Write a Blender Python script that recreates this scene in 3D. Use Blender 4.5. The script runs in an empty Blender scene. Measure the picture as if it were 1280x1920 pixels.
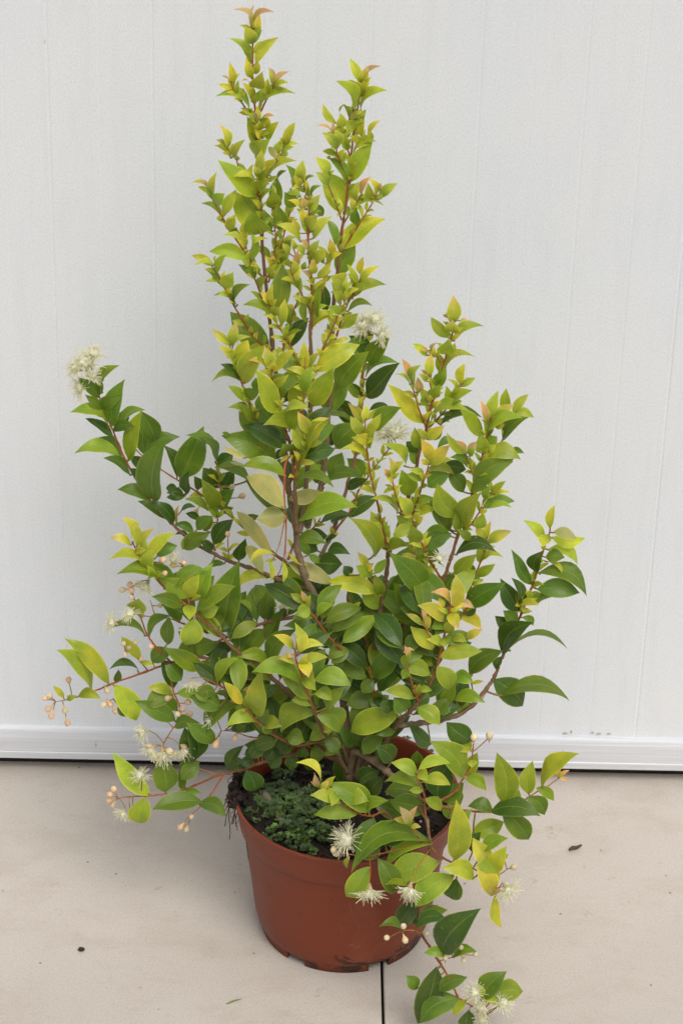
import bpy, bmesh, math, random
from mathutils import Vector, Matrix
from math import sin, cos, pi, radians
R = random.Random(7)
S = bpy.context.scene
COL = S.collection

# ------------------------------------------------------------------ camera
F = 5000.0                                   # focal length in photo pixels (1280 x 1920)
vc = Vector((-245.0, -8640.0, -5000.0)).normalized()     # world down seen in camera axes (right, up, back)
Zc = -vc
fwd = Vector((0, 0, -1))
Yc = (fwd - Zc * fwd.dot(Zc)).normalized()
Xc = Yc.cross(Zc)
ROT = Matrix((Xc, Yc, Zc))                   # camera -> world
POT_H = 0.157
POT_R = 0.110
DEPTH = 2.0 * POT_R / 427.0 * F              # distance along the view axis to the pot rim
def ray(px, py):
    return ROT @ Vector(((px - 640.0) / F, -(py - 960.0) / F, -1.0))
r0 = ray(650, 1485)
CAM_H = POT_H - r0.z * DEPTH
CAM = Vector((0, 0, CAM_H))
POTC = CAM + r0 * DEPTH                      # centre of the rim
PY = POTC.y
cam_d = bpy.data.cameras.new('camera')
cam = bpy.data.objects.new('camera', cam_d)
COL.objects.link(cam)
cam.matrix_world = Matrix.Translation(CAM) @ ROT.to_4x4()
cam_d.sensor_fit = 'VERTICAL'
cam_d.sensor_height = 22.3
cam_d.sensor_width = 14.87
cam_d.lens = F / 1920.0 * 22.3
cam_d.clip_start = 0.05
cam_d.clip_end = 60
cam_d.dof.use_dof = True
cam_d.dof.focus_distance = 2.50
cam_d.dof.aperture_fstop = 11.0
S.camera = cam
S.cycles.max_bounces = 14
S.cycles.diffuse_bounces = 8
S.cycles.transmission_bounces = 10
S.cycles.glossy_bounces = 4
S.render.resolution_x = 682
S.render.resolution_y = 1024

# ------------------------------------------------------------------ light
SUN_EL, SUN_AZ = radians(56), radians(158)   # azimuth from +Y, clockwise seen from above
world = bpy.data.worlds.new('World')
S.world = world
world.use_nodes = True
wn = world.node_tree
bg = wn.nodes['Background']
sky = wn.nodes.new('ShaderNodeTexSky')
sky.sky_type = 'NISHITA'
sky.sun_disc = False
sky.sun_elevation = SUN_EL
sky.sun_rotation = SUN_AZ
sky.dust_density = 6.0
sky.air_density = 1.0
hs = wn.nodes.new('ShaderNodeHueSaturation')
hs.inputs['Saturation'].default_value = 0.50
wn.links.new(sky.outputs[0], hs.inputs['Color'])
wn.links.new(hs.outputs[0], bg.inputs[0])
bg.inputs[1].default_value = 0.105
sd = bpy.data.lights.new('sun', 'SUN')
sd.energy = 1.1
sd.angle = radians(28)
sd.color = (1.0, 0.965, 0.91)
sun = bpy.data.objects.new('sun', sd)
COL.objects.link(sun)
sdir = Vector((sin(SUN_AZ) * cos(SUN_EL), cos(SUN_AZ) * cos(SUN_EL), sin(SUN_EL)))
sun.rotation_euler = sdir.to_track_quat('Z', 'Y').to_euler()
sun.location = (1, -1, 3)
S.view_settings.view_transform = 'Standard'
S.view_settings.look = 'None'
S.view_settings.exposure = 0.10
S.view_settings.gamma = 1.0
S.view_settings.use_curve_mapping = False

# ------------------------------------------------------------------ helpers
def P(px, py, d=0.0):
    """point seen at a photo pixel, d centimetres in front of the pot's middle"""
    r = ray(px, py)
    return CAM + r * ((PY - d / 100.0) / r.y)
def G(px, py, z=0.0):
    r = ray(px, py)
    return CAM + r * ((z - CAM_H) / r.z)
def tag(o, label=None, cat=None, group=None, kind=None):
    if label: o['label'] = label
    if cat: o['category'] = cat
    if group: o['group'] = group
    if kind: o['kind'] = kind
    return o
class MB:
    def __init__(s):
        s.v, s.f, s.uv, s.col, s.mi = [], [], [], [], []
    def add(s, verts, faces, uvs=None, col=(1, 1, 1), mi=0):
        o = len(s.v)
        s.v += [tuple(v) for v in verts]
        for k, f in enumerate(faces):
            s.f.append(tuple(o + i for i in f))
            s.mi.append(mi)
        s.uv += uvs if uvs else [(0, 0)] * len(verts)
        s.col += [col] * len(verts)
    def build(s, name, mats, parent=None, smooth=True):
        me = bpy.data.meshes.new(name)
        me.from_pydata(s.v, [], s.f)
        if not isinstance(mats, (list, tuple)): mats = [mats]
        for m in mats: me.materials.append(m)
        ul = me.uv_layers.new(name='UVMap')
        ca = me.color_attributes.new('tone', 'FLOAT_COLOR', 'POINT')
        for i, c in enumerate(s.col): ca.data[i].color = (c[0], c[1], c[2], 1)
        for lp in me.loops: ul.data[lp.index].uv = s.uv[lp.vertex_index]
        for i, p in enumerate(me.polygons):
            p.use_smooth = smooth
            p.material_index = s.mi[i]
        me.update()
        ob = bpy.data.objects.new(name, me)
        COL.objects.link(ob)
        if parent: ob.parent = parent
        return ob
    def tube(s, pts, rads, n=7, col=(1, 1, 1), mi=0, cap=True):
        pts = [Vector(p) for p in pts]
        vs, fs, us = [], [], []
        up = Vector((0.31, 0.2, 0.93)).normalized()
        L = 0.0
        for i, p in enumerate(pts):
            a = pts[max(i - 1, 0)]; b = pts[min(i + 1, len(pts) - 1)]
            t = (b - a)
            t = t.normalized() if t.length > 1e-9 else Vector((0, 0, 1))
            x = t.cross(up)
            if x.length < 1e-3: x = t.cross(Vector((1, 0, 0)))
            x.normalize(); y = t.cross(x)
            if i: L += (p - pts[i - 1]).length
            for k in range(n):
                q = 2 * pi * k / n
                vs.append(p + (x * cos(q) + y * sin(q)) * rads[i]); us.append((k / n, L * 30))
        for i in range(len(pts) - 1):
            for k in range(n):
                fs.append((i * n + k, i * n + (k + 1) % n, (i + 1) * n + (k + 1) % n, (i + 1) * n + k))
        if cap:
            fs.append(tuple(range(n))[::-1]); fs.append(tuple((len(pts) - 1) * n + k for k in range(n)))
        s.add(vs, fs, us, col, mi)
    def box(s, x0, x1, y0, y1, z0, z1, mi=0, col=(1, 1, 1)):
        vs = [(x, y, z) for z in (z0, z1) for y in (y0, y1) for x in (x0, x1)]
        s.add(vs, [(0, 2, 3, 1), (4, 5, 7, 6), (0, 1, 5, 4), (2, 6, 7, 3), (0, 4, 6, 2), (1, 3, 7, 5)], None, col, mi)
    def ball(s, c, r, col=(1, 1, 1), n=8, m=6, axis=None, stretch=1.0, mi=0):
        c = Vector(c); ax = (axis or Vector((0, 0, 1))).normalized()
        x = ax.orthogonal().normalized(); y = ax.cross(x)
        vs = [c - ax * r * stretch]
        for j in range(1, m):
            t = pi * j / m
            for k in range(n):
                q = 2 * pi * k / n
                vs.append(c + (x * cos(q) + y * sin(q)) * r * sin(t) - ax * cos(t) * r * stretch)
        vs.append(c + ax * r * stretch)
        fs = [(0, 1 + (k + 1) % n, 1 + k) for k in range(n)]
        for j in range(m - 2):
            for k in range(n):
                fs.append((1 + j * n + k, 1 + j * n + (k + 1) % n, 1 + (j + 1) * n + (k + 1) % n, 1 + (j + 1) * n + k))
        e = len(vs) - 1
        fs += [(e, 1 + (m - 2) * n + k, 1 + (m - 2) * n + (k + 1) % n) for k in range(n)]
        s.add(vs, fs, None, col, mi)
def spline(pts, per=5):
    """Catmull-Rom through tuples"""
    pts = [Vector(p) for p in pts]
    if len(pts) < 2: return pts
    out = []
    for i in range(len(pts) - 1):
        p0 = pts[max(i - 1, 0)]; p1 = pts[i]; p2 = pts[i + 1]; p3 = pts[min(i + 2, len(pts) - 1)]
        for k in range(per):
            t = k / per
            out.append(0.5 * ((2 * p1) + (p2 - p0) * t + (2 * p0 - 5 * p1 + 4 * p2 - p3) * t * t + (3 * p1 - p0 - 3 * p2 + p3) * t ** 3))
    out.append(pts[-1])
    return out

# ------------------------------------------------------------------ materials
def new_mat(name, rough=0.5):
    m = bpy.data.materials.new(name); m.use_nodes = True
    nt = m.node_tree
    b = nt.nodes['Principled BSDF']; b.inputs['Roughness'].default_value = rough
    return m, nt, b
def N(nt, t, **kw):
    n = nt.nodes.new(t)
    for k, v in kw.items(): setattr(n, k, v)
    return n
def noise(nt, scale, detail=4, rough=0.6, vec=None, dist=0.0):
    n = N(nt, 'ShaderNodeTexNoise')
    n.inputs['Scale'].default_value = scale; n.inputs['Detail'].default_value = detail
    n.inputs['Roughness'].default_value = rough; n.inputs['Distortion'].default_value = dist
    if vec is not None: nt.links.new(vec, n.inputs['Vector'])
    return n.outputs['Fac']
def ramp(nt, fac, stops):
    r = N(nt, 'ShaderNodeValToRGB')
    e = r.color_ramp.elements
    while len(e) < len(stops): e.new(0.5)
    for i, (p, c) in enumerate(stops):
        e[i].position = p
        e[i].color = (c[0], c[1], c[2], 1) if isinstance(c, (tuple, list)) else (c, c, c, 1)
    nt.links.new(fac, r.inputs[0])
    return r.outputs[0]
def mix(nt, fac, a, b, mode='MIX'):
    m = N(nt, 'ShaderNodeMix', data_type='RGBA', blend_type=mode)
    def put(i, v):
        if isinstance(v, (int, float)): m.inputs[i].default_value = v if i == 0 else (v, v, v, 1)
        elif isinstance(v, tuple): m.inputs[i].default_value = (v[0], v[1], v[2], 1)
        else: nt.links.new(v, m.inputs[i])
    put(0, fac); put(6, a); put(7, b)
    return m.outputs[2]
def math_(nt, op, a, b=0.0, c=0.0):
    m = N(nt, 'ShaderNodeMath', operation=op)
    for i, v in enumerate((a, b, c)):
        if isinstance(v, (int, float)): m.inputs[i].default_value = v
        else: nt.links.new(v, m.inputs[i])
    return m.outputs[0]
def bump(nt, b, h, strength=0.2, dist=0.001):
    n = N(nt, 'ShaderNodeBump')
    n.inputs['Strength'].default_value = strength; n.inputs['Distance'].default_value = dist
    nt.links.new(h, n.inputs['Height']); nt.links.new(n.outputs[0], b.inputs['Normal'])
def coords(nt, sc=(1, 1, 1), out='Object'):
    t = N(nt, 'ShaderNodeTexCoord'); m = N(nt, 'ShaderNodeMapping')
    m.inputs['Scale'].default_value = sc
    nt.links.new(t.outputs[out], m.inputs[0])
    return m.outputs[0]

# painted wall board
M_WALL, nt, b = new_mat('painted board', 0.55)
c1 = noise(nt, 620, 4, 0.8, coords(nt, (1, 1, 0.7)))
c2 = noise(nt, 2.6, 5, 0.62, coords(nt, (1, 1, 1.0)))
c3 = noise(nt, 9, 6, 0.7, coords(nt, (1, 1, 8)))
c4 = noise(nt, 60, 3, 0.6, coords(nt, (1, 1, 0.12)))
col = mix(nt, ramp(nt, c2, [(0.35, 0.0), (0.68, 1.0)]), (0.755, 0.800, 0.850), (0.815, 0.830, 0.840))
col = mix(nt, ramp(nt, c3, [(0.60, 0.0), (0.78, 0.4)]), col, (0.84, 0.83, 0.76))
col = mix(nt, ramp(nt, c1, [(0.34, 0.42), (0.56, 0.0)]), col, (0.50, 0.57, 0.62))
col = mix(nt, ramp(nt, c4, [(0.30, 0.16), (0.5, 0.0)]), col, (0.60, 0.64, 0.66))
nt.links.new(col, b.inputs['Base Color'])
bump(nt, b, math_(nt, 'ADD', c1, math_(nt, 'MULTIPLY', c4, 1.5)), 0.25, 0.0006)
M_RAIL, nt, b = new_mat('brushed white paint', 0.45)
cc = coords(nt, (1.2, 40, 70))
c1 = noise(nt, 3, 6, 0.65, cc); c2 = noise(nt, 7, 5, 0.7, coords(nt, (1, 1, 3)))
col = mix(nt, ramp(nt, c1, [(0.35, 0.0), (0.62, 1.0)]), (0.56, 0.59, 0.64), (0.71, 0.725, 0.745))
col = mix(nt, ramp(nt, c2, [(0.66, 0.0), (0.76, 0.6)]), col, (0.50, 0.49, 0.46))
nt.links.new(col, b.inputs['Base Color'])
bump(nt, b, c1, 0.4, 0.001)
M_SCUFF, nt, b = new_mat('grey scuffs', 0.8)
b.inputs['Base Color'].default_value = (0.42, 0.42, 0.40, 1)
M_DARK, nt, b = new_mat('dark joint and gap shade', 0.95)
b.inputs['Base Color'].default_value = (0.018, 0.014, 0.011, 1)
# floor slabs
M_FLOOR, nt, b = new_mat('beige concrete slab', 0.62)
c1 = noise(nt, 2.4, 6, 0.62, coords(nt, (1, 1, 1)))
c2 = noise(nt, 11, 8, 0.78, coords(nt, (1, 1.7, 1)), 0.3)
c3 = noise(nt, 480, 3, 0.75, coords(nt))
c4 = noise(nt, 38, 6, 0.80, coords(nt))
col = mix(nt, ramp(nt, c1, [(0.34, 0.0), (0.66, 1.0)]), (0.505, 0.460, 0.408), (0.562, 0.518, 0.465))
col = mix(nt, ramp(nt, c2, [(0.38, 0.50), (0.52, 0.0)]), col, (0.445, 0.395, 0.335))
col = mix(nt, ramp(nt, c3, [(0.34, 0.42), (0.52, 0.0)]), col, (0.33, 0.285, 0.23))
col = mix(nt, ramp(nt, c3, [(0.60, 0.0), (0.72, 0.35)]), col, (0.68, 0.64, 0.58))
col = mix(nt, ramp(nt, c4, [(0.60, 0.0), (0.70, 0.70)]), col, (0.35, 0.28, 0.19))
vo = N(nt, 'ShaderNodeTexVoronoi'); vo.inputs['Scale'].default_value = 34
nt.links.new(coords(nt), vo.inputs['Vector'])
sp = math_(nt, 'LESS_THAN', vo.outputs['Distance'], 0.045)
vs_ = N(nt, 'ShaderNodeSeparateColor'); nt.links.new(vo.outputs['Color'], vs_.inputs[0])
sp = math_(nt, 'MULTIPLY', sp, math_(nt, 'GREATER_THAN', vs_.outputs[0], 0.45))
col = mix(nt, math_(nt, 'MULTIPLY', sp, 0.75), col, (0.10, 0.075, 0.05))
nt.links.new(col, b.inputs['Base Color'])
nt.links.new(ramp(nt, c2, [(0.3, 0.5), (0.7, 0.75)]), b.inputs['Roughness'])
bump(nt, b, math_(nt, 'ADD', c3, c4), 0.15, 0.0006)
# terracotta coloured plastic
M_POT, nt, b = new_mat('terracotta plastic', 0.5)
b.inputs['Specular IOR Level'].default_value = 0.3
c1 = noise(nt, 9, 5, 0.6, coords(nt)); c2 = noise(nt, 160, 3, 0.6, coords(nt))
c3 = noise(nt, 34, 5, 0.75, coords(nt, (1, 1, 1.4)), 1.2)
col = mix(nt, c1, (0.172, 0.033, 0.012), (0.205, 0.042, 0.016))
col = mix(nt, ramp(nt, c1, [(0.52, 0.0), (0.66, 0.45)]), col, (0.255, 0.085, 0.050))
tc = N(nt, 'ShaderNodeTexCoord'); sx = N(nt, 'ShaderNodeSeparateXYZ'); nt.links.new(tc.outputs['Object'], sx.inputs[0])
low = ramp(nt, math_(nt, 'MULTIPLY_ADD', sx.outputs['Z'], 18.0, math_(nt, 'MULTIPLY', sx.outputs['X'], -2.6)), [(0.0, 0.16), (0.7, 0.0)])
thr = math_(nt, 'ADD', c3, low)
col = mix(nt, ramp(nt, thr, [(0.645, 0.0), (0.685, 0.92)]), col, (0.035, 0.016, 0.010))
col = mix(nt, ramp(nt, c2, [(0.70, 0.0), (0.76, 0.8)]), col, (0.06, 0.03, 0.02))
nt.links.new(col, b.inputs['Base Color'])
c5 = noise(nt, 5, 3, 0.5, coords(nt, (1, 1, .5)), 3.0)
line = ramp(nt, math_(nt, 'ABSOLUTE', math_(nt, 'SUBTRACT', c5, 0.5)), [(0.0, 0.5), (0.003, 0.0)])
col2 = mix(nt, math_(nt, 'MULTIPLY', math_(nt, 'MULTIPLY', line, 0.6), ramp(nt, c1, [(0.50, 0.0), (0.56, 1.0)])), col, (0.42, 0.24, 0.17))
nt.links.new(col2, b.inputs['Base Color'])
nt.links.new(ramp(nt, c1, [(0.3, 0.40), (0.7, 0.58)]), b.inputs['Roughness'])
bump(nt, b, c2, 0.08, 0.0005)
M_SOIL, nt, b = new_mat('potting soil', 0.95)
c1 = noise(nt, 130, 6, 0.8, coords(nt)); c2 = noise(nt, 320, 3, 0.6, coords(nt))
col = mix(nt, ramp(nt, c1, [(0.35, 0.0), (0.65, 1.0)]), (0.007, 0.005, 0.004), (0.036, 0.021, 0.014))
col = mix(nt, ramp(nt, c2, [(0.72, 0.0), (0.76, 0.8)]), col, (0.24, 0.15, 0.09))
nt.links.new(col, b.inputs['Base Color'])
bump(nt, b, c1, 0.9, 0.006)
M_PAPER, nt, b = new_mat('white sticker', 0.5)
b.inputs['Base Color'].default_value = (0.75, 0.75, 0.66, 1)
M_HAIR, nt, b = new_mat('dry root fibre', 0.8)
b.inputs['Base Color'].default_value = (0.085, 0.05, 0.03, 1)
# bark: colour attribute times streaks
def attr_mat(name, rough, sc, lo=0.65, hi=1.25, trans=0.0, bm=0.3):
    m, nt, b = new_mat(name, rough)
    a = N(nt, 'ShaderNodeAttribute', attribute_name='tone')
    n1 = noise(nt, sc, 4, 0.65, coords(nt))
    v = ramp(nt, n1, [(0.3, lo), (0.7, hi)])
    c = mix(nt, 1.0, a.outputs['Color'], v, 'MULTIPLY')
    nt.links.new(c, b.inputs['Base Color'])
    bump(nt, b, n1, bm, 0.0008)
    if trans:
        tr = N(nt, 'ShaderNodeBsdfTranslucent'); nt.links.new(c, tr.inputs[0])
        mx = N(nt, 'ShaderNodeMixShader'); mx.inputs[0].default_value = trans
        out = nt.nodes['Material Output']
        nt.links.new(b.outputs[0], mx.inputs[1]); nt.links.new(tr.outputs[0], mx.inputs[2]); nt.links.new(mx.outputs[0], out.inputs[0])
    return m
M_BARK = attr_mat('bark', 0.6, 260)
M_PETAL = attr_mat('flower', 0.5, 200, 0.98, 1.02, 0.35, 0.0)
M_WEED = attr_mat('weed leaf', 0.55, 300, 0.6, 1.3, 0.2, 0.2)
# leaf
M_LEAF, nt, b = new_mat('glossy leaf', 0.36)
a = N(nt, 'ShaderNodeAttribute', attribute_name='tone')
uvn = N(nt, 'ShaderNodeUVMap', uv_map='UVMap')
sx = N(nt, 'ShaderNodeSeparateXYZ'); nt.links.new(uvn.outputs[0], sx.inputs[0])
U = sx.outputs['X']; V = math_(nt, 'ABSOLUTE', math_(nt, 'MULTIPLY_ADD', sx.outputs['Y'], 2.0, -1.0))
n1 = noise(nt, 45, 4, 0.6, coords(nt)); n2 = noise(nt, 300, 3, 0.6, coords(nt))
base = mix(nt, 1.0, a.outputs['Color'], ramp(nt, n1, [(0.26, (0.62, 0.76, 0.70)), (0.5, (1.0, 1.0, 1.0)), (0.74, (1.42, 1.20, 1.1))]), 'MULTIPLY')
base = mix(nt, ramp(nt, n2, [(0.64, 0.0), (0.72, 0.45)]), base, (0.34, 0.30, 0.07))
lite = mix(nt, 1.0, base, (1.35, 1.22, 1.8), 'MULTIPLY')
vein = math_(nt, 'SINE', math_(nt, 'MULTIPLY', math_(nt, 'SUBTRACT', U, math_(nt, 'MULTIPLY', V, 0.16)), 85.0))
vein = ramp(nt, vein, [(0.80, 0.0), (0.98, 0.35)])
c = mix(nt, vein, base, lite)
rib = ramp(nt, V, [(0.028, 0.75), (0.065, 0.0)])
c = mix(nt, rib, c, mix(nt, 0.35, lite, (0.40, 0.42, 0.10)))
edge = ramp(nt, V, [(0.88, 0.0), (0.96, 0.65)])
c = mix(nt, edge, c, mix(nt, 0.14, mix(nt, 1.0, lite, (1.55, 1.30, 1.5), 'MULTIPLY'), (0.62, 0.64, 0.10)))
geo = N(nt, 'ShaderNodeNewGeometry')
und = mix(nt, 0.35, mix(nt, 1.0, c, (1.1, 1.05, 1.2), 'MULTIPLY'), (0.30, 0.34, 0.12))
c = mix(nt, geo.outputs['Backfacing'], c, und)
nt.links.new(c, b.inputs['Base Color'])
rr = mix(nt, geo.outputs['Backfacing'], ramp(nt, n1, [(0.3, 0.30), (0.7, 0.50)]), 0.55)
nt.links.new(rr, b.inputs['Roughness'])
b.inputs['Specular IOR Level'].default_value = 0.5
hgt = math_(nt, 'ADD', math_(nt, 'MULTIPLY', vein, -0.6), math_(nt, 'ADD', n1, math_(nt, 'MULTIPLY', rib, -0.8)))
bump(nt, b, hgt, 0.55, 0.0012)
tr = N(nt, 'ShaderNodeBsdfTranslucent'); nt.links.new(mix(nt, 1.0, c, (1.15, 1.25, 0.6), 'MULTIPLY'), tr.inputs[0])
mx = N(nt, 'ShaderNodeMixShader'); mx.inputs[0].default_value = 0.30
out = nt.nodes['Material Output']
nt.links.new(b.outputs[0], mx.inputs[1]); nt.links.new(tr.outputs[0], mx.inputs[2]); nt.links.new(mx.outputs[0], out.inputs[0])

# ------------------------------------------------------------------ wall and floor
gl, gr = G(0, 1413, 0.017), G(1280, 1438, 0.017)
wdir = (gr - gl); wdir.z = 0; wdir.normalize()
yaw = math.atan2(wdir.y, wdir.x)
worg = gl + wdir * ((gr - gl).length / 2); worg.z = 0
def wall_u(px, py):
    """distance along the wall face for a photo pixel"""
    r = ray(px, py); n = Vector((-wdir.y, wdir.x, 0))
    p = CAM + r * ((worg - CAM).dot(n) / r.dot(n))
    return (p - worg).dot(wdir), p.z
wall = MB()
seams = []
for px, py, st in ((20, 500, .5), (98, 390, 1), (190, 300, .55), (289, 390, 1), (392, 300, .4), (490, 300, .8), (588, 300, .4), (690, 300, .8), (790, 300, .45), (888, 390, .9), (988, 300, .4), (1085, 336, 1), (1192, 336, .8)):
    seams.append((wall_u(px, py)[0], st * (.22 if st < .7 else (.42 if px > 640 else .85))))
u0 = seams[0][0]; u1 = seams[-1][0]; step = (u1 - u0) / 12
for k in range(1, 45):
    seams.append((u0 - step * k, .2 + .6 * (k % 2))); seams.append((u1 + step * k, .4 + .6 * (k % 2)))
seams.sort()
prof = []                                    # (u, depth offset): shallow lap joints in the boards
for u, st in seams:
    e = 0.00022 * st
    prof += [(u - 0.006, 0), (u - 0.0016, -e * .55), (u - 0.0006, e * 1.2), (u + 0.0007, e * 1.2), (u + 0.0018, -e * .45), (u + 0.008, 0)]
WZ0, WZ1 = 0.0545, 2.7
zs = [WZ0, 0.6, 1.3, WZ1]
vs, fs = [], []
for z in zs:
    for i, (u, d) in enumerate(prof): vs.append((u, d, z))
n = len(prof)
for j in range(len(zs) - 1):
    for i in range(n - 1): fs.append((j * n + i, j * n + i + 1, (j + 1) * n + i + 1, (j + 1) * n + i))
wall.add(vs, fs)
wall.box(prof[0][0], prof[-1][0], 0.006, 0.045, WZ0, WZ1)
wo = bpy.data.objects.new('wall_panel', None); COL.objects.link(wo)
wo.location = worg; wo.rotation_euler = (0, 0, yaw)
tag(wo, 'white painted board wall with faint vertical seams behind the potted shrub', 'wall')
wall.build('board', M_WALL, wo, smooth=False)
rl = MB()
pr = [(0.040, 0.0175), (-0.0075, 0.017), (-0.0092, 0.0185), (-0.0095, 0.026), (-0.0088, 0.0268), (-0.0086, 0.040), (-0.0080, 0.0480), (-0.0062, 0.0535), (-0.0030, 0.0550), (0.004, 0.0550)]
vs = [(u, y, z) for u in (prof[0][0], prof[-1][0]) for y, z in pr]
k = len(pr)
rl.add(vs, [(i + k, i, i + 1, i + 1 + k) for i in range(k - 1)])
rl2 = MB(); rl2.box(prof[0][0], prof[-1][0], 0.0100, 0.048, 0.0003, 0.004); rl2.build('gap_shade_strip', M_DARK, wo, smooth=False)  # added dark strip: paints the gap's shade on the floor under the rail
rail = rl.build('bottom_rail', M_RAIL, wo, smooth=False)
sc = MB()
for px, py, w, h in ((1058, 1374, 10, 2), (1070, 1372, 3, 5), (1110, 1373, 5, 2.5), (1122, 1375, 9, 1.5), (1140, 1375, 8, 1.3), (182, 1384, 3, 4), (1054, 1399, 5, 5), (1033, 1401, 4, 2), (85, 77, 1.2, 3)):
    u, z = wall_u(px, py); s_ = 1 / 1800
    off = -0.0129 if z < 0.05 else -0.0008
    q = 9
    vs = [(u + w * s_ * (0.7 + .5 * R.random()) * .6 * cos(2 * pi * i / q), off - 0.0003, z + h * s_ * (0.6 + .6 * R.random()) * sin(2 * pi * i / q)) for i in range(q)]
    sc.add(vs + [(v[0], v[1] + 0.0012, v[2]) for v in vs], [tuple(range(q))] + [(i, i + q, (i + 1) % q + q, (i + 1) % q) for i in range(q)])
sc.build('paint_chip', M_SCUFF, wo, smooth=False)
fl = MB()
j0, j1 = G(715.5, 1811), G(718.5, 1921)
jd = (j1 - j0).normalized()
def jx(y): return j0.x + jd.x / jd.y * (y - j0.y)
hw = 0.0014
def slab(side):
    ys = [worg.y + 1.2, -2.0]
    xin = [jx(y) + side * hw for y in ys]
    xo = side * 4.0
    bev = 0.0012
    pts = [(xo, ys[0]), (xin[0], ys[0]), (xin[1], ys[1]), (xo, ys[1])]
    vs = [(x, y, 0) for x, y in [(xo, ys[0]), (xin[0] + side * bev, ys[0]), (xin[1] + side * bev, ys[1]), (xo, ys[1])]]
    vs += [(xin[0], ys[0], -bev), (xin[1], ys[1], -bev), (xin[0], ys[0], -0.04), (xin[1], ys[1], -0.04)]
    f = [(0, 1, 2, 3), (1, 4, 5, 2), (4, 6, 7, 5)]
    if side > 0: f = [t[::-1] for t in f]
    else: f = f
    fl.add(vs, f)
slab(-1); slab(1)
yb = worg.y + 1.2
fl.add([(-4, yb, -0.04), (4, yb, -0.04), (4, -2, -0.04), (-4, -2, -0.04)], [(3, 2, 1, 0)], mi=1)
tag(fl.build('floor', [M_FLOOR, M_DARK], smooth=False), kind='structure')
# space behind the hanging boards
bk = MB(); bk.box(-4, 4, 0.05, 0.09, 0.0, 2.7)
b_ = bk.build('backing', M_DARK, wo, smooth=False)
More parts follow.
